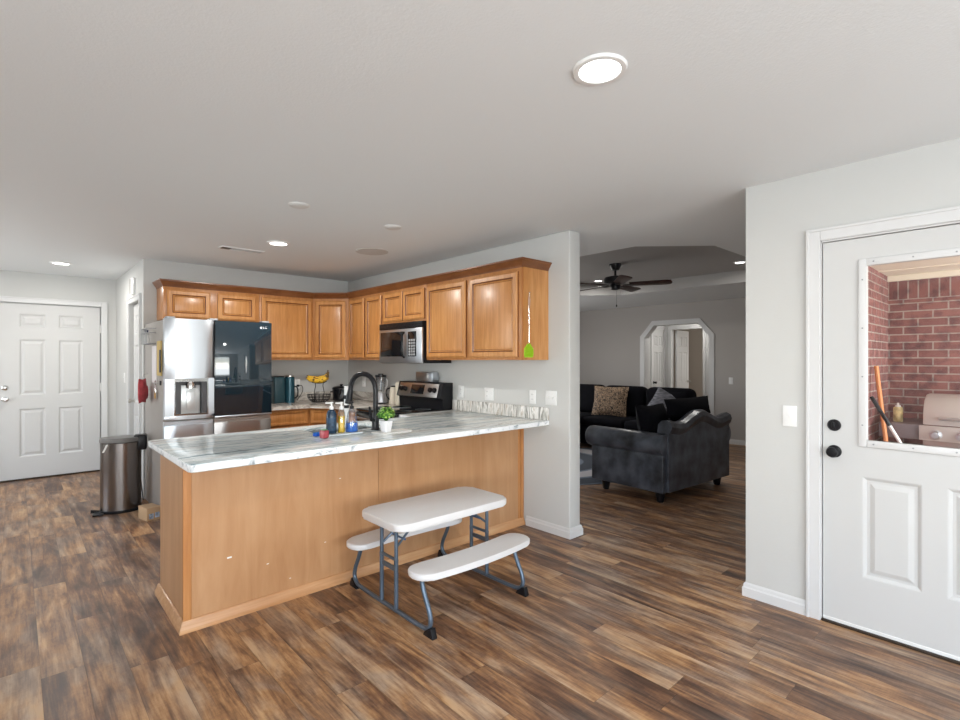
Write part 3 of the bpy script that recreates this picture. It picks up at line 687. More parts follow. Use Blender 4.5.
# left door with a real recess for the dispenser
dx0, dx1, dz0, dz1 = 1.028, 1.292, .92, 1.245
b = B(); bowed(b, fx0, fm-.003, dz1, 1.775, fy+.004, .008); bowed(b, fx0, fm-.003, .885, dz0, fy+.004, .008)
b.box(fx0, dx0, fy-.000, fy+.074, dz0, dz1).box(dx1, fm-.003, fy-.000, fy+.074, dz0, dz1).box(dx0, dx1, fy+.066, fy+.074, dz0, dz1)
ld = b.build('upper_left_door', STEEL, R, o_)
b = B(); t = .010
b.box(dx0-.004, dx1+.004, fy-.010, fy+.06, dz1-.028, dz1).box(dx0-.004, dx1+.004, fy-.010, fy+.06, dz0, dz0+.014).box(dx0-.004, dx0+.006, fy-.010, fy+.06, dz0+.014, dz1-.028).box(dx1-.006, dx1+.004, fy-.010, fy+.06, dz0+.014, dz1-.028)
dp = b.build('dispenser_frame', CHROME, ld)
B().box(dx0+.006, dx1-.006, fy+.055, fy+.064, dz0+.014, dz1-.028).box(dx0+.007, dx0+.05, fy-.002, fy+.02, dz0+.014, dz1-.028).box(dx1-.05, dx1-.007, fy-.002, fy+.02, dz0+.014, dz1-.028).build('dispenser_recess', GREYD, dp, o_)
B().box(dx0+.055, dx1-.055, fy+.02, fy+.055, dz0+.014, dz1-.06, .004).box(dx0+.095, dx1-.095, fy+.005, fy+.02, dz0+.05, dz1-.11, .004).build('dispenser_paddle', pbr('silver_plastic', (.55, .57, .58), .3, .5), dp, o_)
B().lathe([(.042, 0), (.042, .03), (.034, .05), (.034, .055)], ((dx0+dx1)/2, fy+.03, dz1-.085)).build('dispenser_nozzle', CHROME, dp, o_)
dp.data.transform(Matrix.Translation(-Vector(o_)))
b = B(); bowed(b, fm+.003, fx1, .885, 1.775, fy+.004, .006); rd = b.build('upper_right_door', BLKG, R, o_)
b = B(); b.box(fm+.006, fx1-.002, fy-.006, fy-.0025, .897, 1.772, .001); tag(b.build('glass_panel', FRGLASS, rd, o_), 'black mirrored glass panel')
B().box(fm+.003, fx1, fy-.007, fy+.0, .878, .895, .002).build('lower_strip', STEEL, rd, o_)
# round maker's mark and letters, upper right of the glass door
lg = B(); qy = Matrix.Translation((1.762, fy-.0066, 1.722)) @ Vector((0, -1, 0)).to_track_quat('Z', 'Y').to_matrix().to_4x4()
lg.lathe([(0, 0), (.011, 0), (.011, .001), (0, .001)], n=24, M=qy); lgo = lg.build('emblem', pbr('emblem_white', (.75, .77, .8), .3), rd, o_)
b = B(); b.box(1.7612, 1.7627, fy-.0086, fy-.0078, 1.716, 1.728).box(1.7612, 1.767, fy-.0086, fy-.0078, 1.716, 1.7175).box(1.756, 1.7585, fy-.0086, fy-.0078, 1.724, 1.7265); b.build('emblem_face', GREYD, lgo, o_)
def text(s, size, loc, rot, mat, parent, off, name='lettering'):
    cu = bpy.data.curves.new(name, 'FONT'); cu.body = s; cu.size = size; cu.extrude = .0006; cu.align_x = 'CENTER'; cu.align_y = 'CENTER'
    tmp = bpy.data.objects.new(name, cu); C.objects.link(tmp); bpy.context.view_layer.update()
    me = bpy.data.meshes.new_from_object(tmp.evaluated_get(bpy.context.evaluated_depsgraph_get()))
    bpy.data.objects.remove(tmp, do_unlink=True)
    me.transform(Matrix.Translation(Vector(loc)-Vector(off)) @ rot.to_4x4()); me.materials.clear(); me.materials.append(mat)
    o = bpy.data.objects.new(name, me); C.objects.link(o); o.parent = parent; return o
text('LG', .032, (1.800, fy-.0072, 1.722), Matrix.Rotation(PI/2, 3, 'X'), MATS['emblem_white'], rd, o_)
b = B(); bowed(b, fx0, fm-.003, .07, .835, fy+.006, .006); b.box(fx0, fm-.003, fy+.03, fy+.075, .835, .868); b.build('lower_left_door', STEEL, R, o_)
b = B(); bowed(b, fm+.003, fx1, .07, .835, fy+.006, .006); b.box(fm+.003, fx1, fy+.03, fy+.075, .835, .868); b.build('lower_right_door', STEEL_D, R, o_)
B().box(fx0+.02, fx1-.02, fy+.05, fy+.12, 0, .068).build('kick_grille', BLK, R, o_)
for x in (fx0+.05, fm, fx1-.05): B().box(x-.035, x+.035, fy+.02, fy+.10, 1.776, 1.792, .004).build('hinge_cover', GREYM, R, o_)

# things held on the fridge's side
sx = fx0-.001+.004
def side(name, label, cat, b, mat, c): 
    return tag(b.build(name, mat, off=c, loc=c), label, cat)
c = (.93, 5.63, 1.60)
r = thing('magnetic_rack', 'white wire rack hanging on the refrigerator side', 'rack', c)
b = B()
for z in (1.70, 1.66, 1.56): b.tube([(.957, 5.45, z), (.90, 5.45, z), (.885, 5.47, z), (.885, 5.76, z), (.90, 5.78, z), (.957, 5.78, z)], .0035, 6)
for k in range(7): b.tube([(.886, 5.48+k*.045, 1.56), (.886, 5.48+k*.045, 1.70)], .0025, 6)
for k in range(5): b.tube([(.957, 5.48+k*.065, 1.56), (.885, 5.48+k*.065, 1.56)], .0025, 6)
b.build('wire_basket', GREYM, r, c)
side('paper_sheet', 'white paper sheet hanging on the refrigerator side', 'paper', B().box(.948, .9585, 5.40, 5.60, 1.20, 1.54, .001), pbr('paper_white', (.70, .66, .66), .8), (.95, 5.5, 1.37))
nb = thing('clipboard', 'yellow notepad magnet beside white sheet on refrigerator side', 'notepad', (.95, 5.26, 1.4))
B().box(.945, .9585, 5.20, 5.36, 1.27, 1.58, .002).build('pad', pbr('pad_yellow', (.55, .40, .16), .8), nb, nb.location); B().box(.938, .945, 5.185, 5.225, 1.30, 1.50).build('pen_strip', BLK, nb, nb.location)
side('fridge_magnet', 'small square black magnet low on the refrigerator side', 'magnet', B().box(.949, .9585, 5.235, 5.275, 1.185, 1.225, .002), BLK, (.955, 5.25, 1.2))
k = thing('key_ring', 'bunch of keys hanging on the refrigerator side', 'keys', (.945, 5.42, 1.2))
B().cyl((.9585, 5.42, 1.215), (.942, 5.42, 1.215), .008, n=10).tube([(.945, 5.42+.025*math.cos(a), 1.20+.025*math.sin(a)) for a in [i*PI/6 for i in range(12)]], .002, 6, closed=True).build('ring', CHROME, k, k.location)
B().box(.943, .947, 5.395, 5.413, 1.05, 1.18, .001).box(.943, .947, 5.43, 5.448, 1.08, 1.18, .001).build('keys', CHROME, k, k.location); B().box(.938, .948, 5.40, 5.43, 1.06, 1.11, .002).build('tag', pbr('tag_orange', (.55, .30, .06), .5), k, k.location)
m = thing('oven_mitt', 'red and pink oven mitt hanging low behind keys on refrigerator', 'oven mitt', (.885, 5.68, 1.25))
b = B().pillow((0, 0, 0), .15, .23, .045); b.pillow((.075, 0, -.02), .06, .13, .035, M=None)
mm = b.build('mitt_body', pbr('mitt_red', (.42, .06, .07), .9, vary=.3, vscale=20), m); mm.rotation_euler = (0, 0, PI/2-.55); mm.location = (0, 0, -.13)
B().tube([(.0, 0, -.02), (.01, 0, .02), (.045, 0, .03)], .003, 6).build('loop', pbr('loop_grey', (.4, .4, .4), .8), m)
bt = thing('spray_bottle', 'white bottle with dark blue cap sitting in the wire rack', 'bottle', (.915, 5.66, 1.565))
B().lathe([(0, 0), (.022, 0), (.022, .075), (.012, .09), (.012, .10), (0, .10)]).build('bottle_body', WHITEP, bt); B().lathe([(0, .10), (.015, .10), (.015, .125), (0, .125)]).build('cap', pbr('cap_navy', (.02, .03, .10), .4), bt)

# microwave
M_ = thing('microwave', 'stainless over-the-range microwave with black window', 'microwave', (3.02, 4.33, 1.385)); o_ = M_.location.copy()
mx, my0, my1 = 2.862, 3.950, 4.712; mxb = mx
B().box(mx+.02, WX-.002, my0, my1, 1.378, 1.788, .002).build('body', BLK, M_, o_)
dr = B().box(mx, mx+.02, my0+.0, my1, 1.380, 1.722, .004).build('door', STEEL, M_, o_)
B().box(mx-.003, mx+.002, 4.265, 4.685, 1.445, 1.695, .002).build('window', BLKG, dr, o_)
b = B().tube([(mx, 4.245, 1.685), (mx-.03, 4.24, 1.665), (mx-.036, 4.24, 1.56), (mx-.03, 4.24, 1.455), (mx, 4.245, 1.435)], .011, 10, 2); b.build('handle', BLKG, dr, o_)
cp = B().box(mx-.003, mx+.002, 4.04, 4.18, 1.445, 1.69, .002).build('control_panel', BLKG, dr, o_)
cp2 = B()
for i in range(3):
    for j in range(6): cp2.box(mx-.0045, mx-.003, 4.055+i*.04, 4.085+i*.04, 1.455+j*.028, 1.475+j*.028)
cp2.build('keypad', GREYM, M_, o_)
b = B().box(mx-.002, mx+.02, my0, my1, 1.726, 1.786, .003)
for k in range(3): b.box(mx-.006, mx-.001, my0+.01, my1-.01, 1.733+k*.018, 1.742+k*.018, .001)
b.build('vent_grille', BLK, M_, o_)

# range
Rg = thing('electric_range', 'black and stainless electric range below the microwave', 'range', (2.88, 4.3, 0)); o_ = Rg.location.copy()
ry0, ry1 = 3.925, 4.687
B().box(2.60, WX-.03, ry0, ry1, .02, .895, .004).box(2.62, WX-.03, ry0+.01, ry1-.01, 0, .02).build('body', BLK, Rg, o_)
ck = B().box(2.575, WX-.03, ry0-.001, ry1+.001, .896, .918, .004).build('cooktop', BLKG, Rg, o_)
for (x, y, r_) in ((2.74, 4.12, .10), (2.74, 4.50, .08), (3.0, 4.12, .08), (3.0, 4.50, .10)):
    B().lathe([(r_, 0), (r_, .0008), (r_-.004, .0008), (r_-.004, 0)], (x, y, .918), 32).build('burner_ring', GREYM, ck, o_)
od = B().box(2.565, 2.60, ry0+.004, ry1-.004, .20, .885, .006).build('oven_door', BLKG, Rg, o_)
B().tube([(2.565, ry0+.06, .83), (2.53, ry0+.06, .83), (2.53, ry1-.06, .83), (2.565, ry1-.06, .83)], .011, 10).build('handle', STEEL, od, o_)
MXZ = Matrix(((1, 0, 0, 0), (0, 0, -1, 0), (0, 1, 0, 0), (0, 0, 0, 1)))  # local(x,y=z)->world x,z ; extrude -> -y
bg = B().prism([(3.10, .918), (WX-.004, .918), (WX-.004, 1.182), (3.10, 1.182), (3.06, 1.03), (3.10, 1.02)], -ry1, -ry0, .003, M=MXZ).build('backguard', BLK, Rg, o_)
ua = Vector((3.10-3.06, 0, 1.182-1.03)); ul = ua.length; ua.normalize(); na = Vector((-ua.z, 0, ua.x))
b = B(); b.rings((3.06-.001, ry0+.05, 1.034), (0, 1, 0), tuple(ua), tuple(na), ry1-ry0-.08, ul-.014, [(0, 0), (0, .003), (.004, .005)]); pn = b.build('control_panel', STEEL_D, bg, o_)
def onp(y, v, d): return Vector((3.06, y, 1.03))+ua*v+na*d
b = B(); P0 = onp(4.20, .032, .005); b.rings(tuple(P0), (0, 1, 0), tuple(ua), tuple(na), .23, .095, [(0, 0), (0, .003), (.003, .004)]); b.build('display', BLKG, pn, o_)
for y in (4.02, 4.09, 4.53, 4.60):
    B().cyl(onp(y, .078, .004), onp(y, .078, .030), .027, .022, 20).build('knob', BLK, pn, o_)
# silver box standing on the backguard
sb = thing('spice_box', 'small metal box with brown front standing on the range backguard', 'box', (3.165, 4.30, 1.184)); o_ = sb.location.copy()
B().box(3.125, 3.205, 4.13, 4.42, 1.1845, 1.285, .003).build('case', STEEL, sb, o_); B().box(3.121, 3.126, 4.20, 4.41, 1.192, 1.279, .002).build('front', STEEL_D, sb, o_)

# ---------------- outlets and switches
def plate(label, pos, axis, gang, kinds, group=None, cat='outlet', nm='wall_outlet'):
    t = thing(nm, label, cat, pos, {'-x': 0, '-y': PI/2, }[axis], group)
    wd = .072+.046*(gang-1)
    B().box(-.007, -.0005, -wd/2, wd/2, -.058, .058, .0025).build('cover_plate', WHITEP, t)
    for i, kd in enumerate(kinds):
        y = (i-(gang-1)/2)*.046
        if kd == 's':
            B().box(-.009, -.006, y-.006, y+.006, -.013, .013, .001).box(-.018, -.008, y-.004, y+.004, .0, .010, .001).build('toggle', WHITEP, t)
        else:
            for z in (-.020, .020):
                s_ = B().prism(rrect(.034, .030, .010, 4, y, z), .0065, .0095, M=Matrix(((0, 0, -1, 0), (1, 0, 0, 0), (0, 1, 0, 0), (0, 0, 0, 1)))).build('socket', WHITEP, t)
                B().box(-.0100, -.0092, y-.008, y-.006, z-.003, z+.006).box(-.0100, -.0092, y+.006, y+.008, z-.003, z+.006).build('slots', GREYD, s_)
    return t
plate('white outlet on the grey wall just right of the range backguard', (WX, 3.80, 1.10), '-x', 1, 'o')
plate('wide white double plate above middle of peninsula backsplash', (WX, 3.40, 1.096), '-x', 2, 'so')
plate('narrow white outlet below the green fly swatter', (WX, 2.865, 1.098), '-x', 1, 'o')
plate('wide white double switch nearest the doorway above worktop end', (WX, 2.665, 1.10), '-x', 2, 'ss', cat='light switch', nm='light_switch')
plate('white outlet on wall behind the faucet arch', (WX, 5.68, 1.134), '-x', 1, 'o')
ot = plate('white outlet with black cord plugged in beside blue jug', (2.547, 6.10, 1.116), '-y', 1, 'o')
plate('white outlet close to the refrigerator side above corner worktop', (2.285, 6.10, 1.09), '-y', 1, 'o')
plate('white light switch between doorway and patio door', (WX, .935, 1.094), '-x', 1, 's', cat='light switch', nm='light_switch')
plate('white light switch in the hall beside front door', (.96, 7.27, 1.2), '-x', 1, 's', cat='light switch', nm='light_switch')
plate('white light switch on living room wall right of archway', (FX, 3.45, 1.06), '-x', 1, 's', cat='light switch', nm='light_switch')
cd = thing('power_cord', 'black cord and plug hanging from outlet beside jug', 'cord', (2.547, 6.08, 1.096))
B().box(-.014, .014, -.02, .009, -.012, .014, .003).build('plug', BLK, cd); B().tube([(0, -.015, 0), (.03, -.05, .01), (.045, -.06, -.05), (.0, -.08, -.12), (-.06, -.12, -.165)], .004, 8, 2).build('cable', BLK, cd)
ch = thing('door_chime', 'small white curved chime box high on the hall wall', 'chime', (.96, 6.62, 2.21))
B().prism([(0, -.055), (-.02, -.06), (-.035, -.03), (-.038, .03), (-.02, .06), (0, .055)], -.09, .09, .003).build('housing', WHITEP, ch); B().box(-.042, -.034, .006, .03, -.08, .08, .002).build('chrome_strip', NICKEL, ch)

# fly swatter on the cabinet end
fs = thing('fly_swatter', 'lime green fly swatter hanging on the cabinet end', 'fly swatter', (2.985, 2.698, 1.568)); 
B().tube([(.006, -.008, .38), (.010, -.008, .34), (.008, -.008, .25), (-.006, -.008, .20), (.008, -.008, .17), (0, -.008, .12), (0, -.008, -.02)], .0018, 6, 1).tube([(.006, -.008, .38), (-.004, -.008, .34), (-.006, -.008, .25), (.006, -.008, .20), (-.006, -.008, .17), (0.004, -.008, .12), (0.003, -.008, -.02)], .0018, 6, 1).cyl((.006, 0, .375), (.006, -.016, .375), .004, n=8).build('wire_handle', CHROME, fs)
LIME = pbr('lime_plastic', (.42, .75, .02), .4)
b = B(); hw = .050
outl = [(-.012, -.03), (.012, -.03), (hw, -.07), (hw+.002, -.115), (hw-.006, -.135), (-hw+.006, -.135), (-hw-.002, -.115), (-hw, -.07)]
b.tube([(x, -.006, z) for x, z in outl], .003, 6, closed=True)
for i in range(11):
    x = -hw+.009*i+.003; z1 = -.035 if abs(x) < .014 else -.03-.04*(abs(x)-.012)/(hw-.012); b.box(x-.0022, x+.0022, -.008, -.005, -.135, z1)
for j in range(8): 
    z = -.128+j*.0125; ww = hw if z < -.07 else .012+(hw-.012)*(-.03-z)/.04; b.box(-ww, ww, -.008, -.005, z-.002, z+.002)
b.build('mesh_head', LIME, fs)

# ---------------- peninsula top objects
ZC = CT1+.0005
f = thing('faucet', 'tall matte black gooseneck kitchen faucet behind the sink tray', 'faucet', (1.89, 3.165, ZC), math.radians(26))
B().lathe([(0, 0), (.031, 0), (.031, .006), (.026, .012), (.024, .10), (.019, .125), (.0, .125)]).build('base', BLKM, f)
pts = [(0, 0, .10)]+[(0, 0, .28)]+[(-.0, (.106-.106*math.cos(a)), .285+.112*math.sin(a)) for a in [k*PI/10 for k in range(0, 11)]]+[(0, .215, .26)]
B().tube(pts, .018, 14).build('neck', BLKM, f)
B().tube([(0, .212, .28), (0, .220, .24), (0, .230, .18)], [.019, .023, .026], 14).build('spray_head', BLKM, f)
B().tube([(-.02, 0, .07), (-.05, 0, .075), (-.06, .0, .10), (-.075, 0, .17)], [.012, .012, .010, .007], 10, 0).build('lever', BLKM, f)
tr = thing('soap_tray', 'shallow pale tray holding three soap bottles by the faucet', 'tray', (1.615, 3.13, ZC), -.05)
B().prism(rrect(.26, .11, .015), 0, .006, .002).prism(rrect(.26, .11, .015), .006, .010).build('plate', pbr('tray_grey', (.55, .60, .62), .3), tr)
def pump_bottle(label, loc, prof, mat_body, cap, hh, liquid=None, body_name='bottle_body'):
    t = thing('soap_bottle', label, 'soap bottle', loc, math.radians(160), 'soap bottles on the tray')
    B().lathe(prof).build(body_name, mat_body, t)
    if liquid: B().lathe(liquid[0]).build('liquid', liquid[1], t)
    B().lathe([(0, hh), (.014, hh), (.014, hh+.018), (.006, hh+.020), (.006, hh+.040), (.012, hh+.041), (.012, hh+.048), (0, hh+.05)], n=14).box(0, .040, -.006, .006, hh+.038, hh+.047, .002).build('pump', cap, t)
    return t
zt = ZC+.0105
t = pump_bottle('dark blue soap bottle with white pump, left on the tray', (1.548, 3.150, zt), [(0, 0), (.031, 0), (.033, .006), (.033, .125), (.024, .150), (.013, .158), (0, .158)], pbr('bottle_navy', (.010, .03, .06), .2), WHITEP, .158)
B().lathe([(.0335, .02), (.0338, .021), (.0338, .105), (.0335, .106)]).build('label_band', pbr('label_blue', (.018, .045, .085), .5, vary=.8, vscale=50), t)
pump_bottle('slim yellow soap bottle with white pump in the tray middle', (1.610, 3.130, zt), [(0, 0), (.022, 0), (.024, .005), (.024, .13), (.012, .155), (0, .155)], glassy('clear_plastic', (.93, .95, .97), .35, .15), WHITEP, .155,
            ([(0, .003), (.0215, .003), (.0215, .110), (0, .110)], pbr('yellow_liquid', (.75, .48, .02), .2)))
pump_bottle('clear bottle with bright blue liquid and black pump', (1.683, 3.125, zt), [(0, 0), (.040, 0), (.043, .006), (.040, .06), (.028, .13), (.013, .155), (0, .155)], MATS['clear_plastic'], BLK, .155,
            ([(0, .003), (.037, .003), (.0395, .008), (.038, .062), (0, .062)], pbr('blue_liquid', (.01, .16, .62), .15)))
rj = thing('candle_jar', 'small square red jar left of the soap tray', 'jar', (1.447, 3.045, ZC), .2)
B().box(-.022, .022, -.022, .022, 0, .050, .006, 3).build('jar_body', pbr('jar_red', (.38, .055, .07), .3), rj); B().box(-.016, .016, -.016, .016, .0505, .056, .003).build('lid', pbr('lid_green', (.10, .30, .14), .5), rj)
spg = thing('scrub_sponge', 'small bright blue scrubber behind the red jar', 'sponge', (1.45, 3.16, ZC), .5)
B().box(-.022, .022, -.015, .015, 0, .018, .005).build('sponge', pbr('sponge_blue', (.01, .10, .55), .7, bump=.4, bscale=200), spg); B().box(-.022, .022, -.015, .015, .0182, .024, .002).build('scour_pad', pbr('scour_blue', (.02, .16, .50), .9, bump=.5, bscale=300), spg)
dc = tag(B().prism(rrect(.27, .13, .02), 0, .006, .002).build('white_sheet', pbr('sheet_white', (.72, .72, .70), .9, bump=.3, bscale=120), loc=(1.915, 2.99, ZC), rotz=.1), 'thin white sheet lying under the white plant pot', 'cloth')  # flat white slab under the pot and beyond it
pp = thing('potted_plant', 'small bushy green plant in tapered white pot', 'plant', (1.865, 2.985, ZC+.0065), .3)
b = B(); v0 = rrect(.050, .050, .008, 3); v1 = rrect(.072, .072, .010, 3)
A_ = [b.bm.verts.new((x, y, 0)) for x, y in v0]; B_ = [b.bm.verts.new((x, y, .078)) for x, y in v1]; n_ = len(A_)
D_ = [b.bm.verts.new((x*.88, y*.88, .078)) for x, y in v1]; E_ = [b.bm.verts.new((x*.86, y*.86, .068)) for x, y in v1]
for r0, r1 in ((A_, B_), (B_, D_), (D_, E_)):
    for i in range(n_): b.bm.faces.new((r0[i], r0[(i+1) % n_], r1[(i+1) % n_], r1[i]))
b.bm.faces.new(list(reversed(A_))); b.bm.faces.new(E_); b.build('pot', pbr('pot_white', (.82, .82, .83), .35), pp)
B().box(-.029, .029, -.029, .029, .062, .070).build('soil', pbr('soil', (.05, .035, .02), .95), pp)
b = B(); st = B(); rnd = random.Random(3)
for k in range(230):
    th = rnd.uniform(0, 2*PI); ph = math.acos(rnd.uniform(-.25, 1)); rr = rnd.uniform(.035, .066)
    c_ = Vector((rr*math.sin(ph)*math.cos(th), rr*math.sin(ph)*math.sin(th), .112+rr*.85*math.cos(ph)))
    d = (c_-Vector((0, 0, .09))).normalized(); a = d.orthogonal().normalized(); a.rotate(Matrix.Rotation(rnd.uniform(0, 6.3), 3, d)); q = d.cross(a)
    l = rnd.uniform(.011, .017); w_ = l*.5; tip = c_+(a+d*.5)*l; base_ = c_-a*l*.6
    m1 = c_+q*w_+d*.003; m2 = c_-q*w_+d*.003
    V_ = [b.bm.verts.new(x) for x in (base_, m1, tip, m2)]; lo = [b.bm.verts.new(x-d*.0012) for x in (base_, m1, tip, m2)]
    b.bm.faces.new(V_); b.bm.faces.new(lo[::-1])
    for i in range(4): b.bm.faces.new((V_[i], lo[i], lo[(i+1) % 4], V_[(i+1) % 4]))
    if k % 6 == 0: st.tube([(0, 0, .066), tuple(c_*.5+Vector((0, 0, .045))), tuple(c_)], .0016, 5)
LF = pbr('leaf_green', (.12, .30, .03), .5); nt = LF.node_tree; nz = nt.nodes.new('ShaderNodeTexNoise'); nz.inputs['Scale'].default_value = 70; nz.inputs['Detail'].default_value = 2
tc = nt.nodes.new('ShaderNodeTexCoord'); nt.links.new(tc.outputs['Object'], nz.inputs['Vector']); rp = ramp(nt, nz.outputs[0], [(.36, (.010, .075, .012)), (.5, (.09, .30, .02)), (.64, (.42, .60, .12))]); nt.links.new(rp.outputs[0], nt.nodes['Principled BSDF'].inputs['Base Color'])
tag(b.build('foliage', LF, pp, smooth=False), kind='stuff'); st.build('stems', pbr('stem_green', (.06, .16, .03), .6), pp)
wb_ = thing('dish_brush_holder', 'slim white upright container with black bands behind soap bottles', 'container', (1.915, 3.64, ZC))
B().lathe([(0, 0), (.019, 0), (.019, .285), (.015, .29), (0, .29)]).build('container_body', WHITEP, wb_); [B().lathe([(.0194, z), (.0196, z+.001), (.0196, z+h_), (.0194, z+h_+.001)]).build('black_band', BLK, wb_) for z, h_ in ((.12, .022), (.19, .030))]

# ---------------- corner worktop objects
jg = thing('insulated_jug', 'tall dark teal steel jug on worktop beside the outlet', 'jug', (2.36, 5.86, ZC), 0)
TEAL = pbr('teal_enamel', (.02, .075, .105), .25, .3)
B().lathe([(0, 0), (.055, 0), (.055, .29), (.048, .30), (0, .30)]).build('jug_body', TEAL, jg); B().lathe([(0, .30), (.050, .30), (.050, .315), (0, .315)]).build('lid', STEEL_D, jg)
B().tube([(.05, 0, .05), (.09, 0, .06), (.10, 0, .12), (.09, 0, .18), (.05, 0, .19)], .008, 8, 2).build('handle', BLK, jg)
cf = thing('coffee_maker', 'dark teal boxy coffee maker standing left of the jug', 'coffee maker', (2.235, 5.92, ZC), 0)
B().box(-.06, .06, -.09, .09, 0, .30, .012, 3).build('housing', pbr('teal_dark', (.018, .055, .07), .3), cf); B().box(-.055, .055, -.085, .085, .3005, .31, .004).build('lid', BLK, cf)
B().tube([(-.058, -.03, .25), (-.085, -.03, .25), (-.088, -.03, .29), (-.058, -.03, .295)], .006, 8).build('handle', BLK, cf)
BAN = pbr('banana_yellow', (.75, .45, .02), .5)
nt = BAN.node_tree; nz = nt.nodes.new('ShaderNodeTexNoise'); nz.inputs['Scale'].default_value = 26; tc = nt.nodes.new('ShaderNodeTexCoord'); nt.links.new(tc.outputs['Object'], nz.inputs['Vector'])
rp = ramp(nt, nz.outputs[0], [(.38, (.06, .03, .01)), (.46, (.72, .40, .02)), (.62, (.82, .52, .03)), (.68, (.10, .05, .01))]); nt.links.new(rp.outputs[0], nt.nodes['Principled BSDF'].inputs['Base Color'])
fb = thing('fruit_basket', 'two-tier black wire fruit stand in the corner', 'fruit stand', (2.645, 5.70, ZC), -.7)
b = B()
for z, r_ in ((.004, .07), (.03, .105), (.06, .12), (.09, .125)): b.tube([(r_*1.1*math.cos(a), r_*.8*math.sin(a), z) for a in [i*PI/12 for i in range(24)]], .004, 6, closed=True)
for i in range(18):
    a = i*PI/9; b.tube([(.07*1.1*math.cos(a), .07*.8*math.sin(a), .004), (.105*1.1*math.cos(a), .105*.8*math.sin(a), .03), (.125*1.1*math.cos(a), .125*.8*math.sin(a), .09)], .0025, 5)
b.build('lower_basket', BLKM, fb)
B().tube([(-.05, 0, .004), (-.055, 0, .12), (-.04, 0, .19), (-.045, 0, .225)], .004, 6).tube([(.05, 0, .004), (.06, 0, .12), (.045, 0, .19), (.05, 0, .235)], .004, 6).build('uprights', BLKM, fb)
b = B().tube([(-.11, 0, .265), (-.09, 0, .235), (-.03, 0, .222), (.04, 0, .224), (.09, 0, .245)], .005, 6, 1)
for x in (-.06, 0, .06): b.tube([(x, -.05, .25), (x, -.03, .228), (x, .03, .228), (x, .05, .25)], .003, 5, 1)
b.build('upper_cradle', BLKM, fb)
for k, (dy, dz, cc) in enumerate(((-.032, 0, 0), (0, .022, 1), (.032, 0, 0))):
    bn = thing('banana', ['yellow spotted banana at the front of the cradle', 'yellow spotted banana on top of the cradle bunch', 'yellow spotted banana at the back of the cradle'][k], 'banana', (2.645-dy*math.sin(-.7), 5.70+dy*math.cos(-.7), ZC+.255+dz), -.7, 'bananas on the fruit stand')
    pts = [(-.135, 0, .032), (-.10, 0, .010), (-.03, 0, 0), (.04, 0, .004), (.085, 0, .030), (.10, 0, .070)]
    B().tube(pts, [.008, .022, .030, .031, .025, .010], 10).build('peel', BAN, bn)
    B().tube([(.10, 0, .068), (.104, 0, .100)], .007, 8).lathe([(0, 0), (.006, .0), (.004, .008), (0, .008)], (-.138, 0, .030)).build('stem', pbr('banana_stem', (.10, .05, .01), .7), bn)
bl = thing('stock_pot', 'black lidded cooker on the corner worktop behind faucet', 'pot', (2.935, 5.71, ZC), 0)
B().lathe([(0, 0), (.085, 0), (.10, .012), (.108, .14), (.108, .15), (0, .15)], n=32).build('pot_body', BLKG, bl); B().lathe([(.110, .15), (.110, .158), (.085, .172), (0, .178)], n=32).build('lid', BLK, bl)
B().lathe([(0, .177), (.012, .178), (.020, .195), (.016, .202), (0, .204)]).build('lid_knob', BLKM, bl); B().tube([(-.104, -.03, .11), (-.135, -.02, .115), (-.135, .02, .115), (-.104, .03, .11)], .007, 8, 1).tube([(.104, -.03, .11), (.135, -.02, .115), (.135, .02, .115), (.104, .03, .11)], .007, 8, 1).build('side_handles', BLKM, bl)
bd = thing('blender', 'kitchen blender with clear jar and silver base near the range', 'blender', (3.085, 5.05, ZC), 0)
B().lathe([(0, 0), (.075, 0), (.078, .012), (.070, .02), (.060, .10), (.052, .125), (0, .125)]).build('motor_base', pbr('blender_silver', (.5, .5, .52), .3, .7), bd); B().lathe([(.078, 0), (.0785, .001), (.0785, .012), (.078, .013)]).build('foot_ring', BLK, bd)
B().lathe([(0, .126), (.040, .126), (.042, .14), (.062, .30), (.058, .30), (.038, .142), (0, .142)]).build('jar', MATS['clear_plastic'], bd); B().tube([(.058, 0, .28), (.085, 0, .27), (.085, 0, .19), (.050, 0, .17)], .007, 8, 1).build('handle', WHITEP, bd)
B().lathe([(0, .301), (.064, .301), (.064, .325), (.03, .327), (.03, .34), (0, .34)]).build('lid', BLK, bd); B().lathe([(0, .142), (.012, .142), (.008, .155), (0, .157)]).box(-.025, .025, -.003, .003, .148, .152).build('blades', CHROME, bd)
kt = thing('kettle', 'cream kettle with black handle behind the knife block', 'kettle', (3.15, 4.885, ZC), 0)
CRM = pbr('cream_plastic', (.62, .56, .46), .45)
B().lathe([(0, 0), (.050, 0), (.052, .015), (.044, .15), (.034, .19), (0, .195)]).build('kettle_body', CRM, kt); B().tube([(-.035, .02, .18), (-.075, .03, .17), (-.08, .03, .10), (-.05, .01, .05)], .007, 8, 1).build('handle', BLK, kt); B().lathe([(0, .195), (.03, .194), (.026, .205), (0, .208)]).build('lid', BLK, kt)
kb = thing('utensil_block', 'tall narrow cream block standing against the range side', 'block', (3.14, 4.735, ZC), 0)
B().box(-.045, .045, -.035, .035, 0, .245, .008).build('block', pbr('cream_block', (.74, .68, .56), .5), kb); B().box(-.035, .035, -.025, .025, .2452, .255, .003).build('top', CRM, kb)

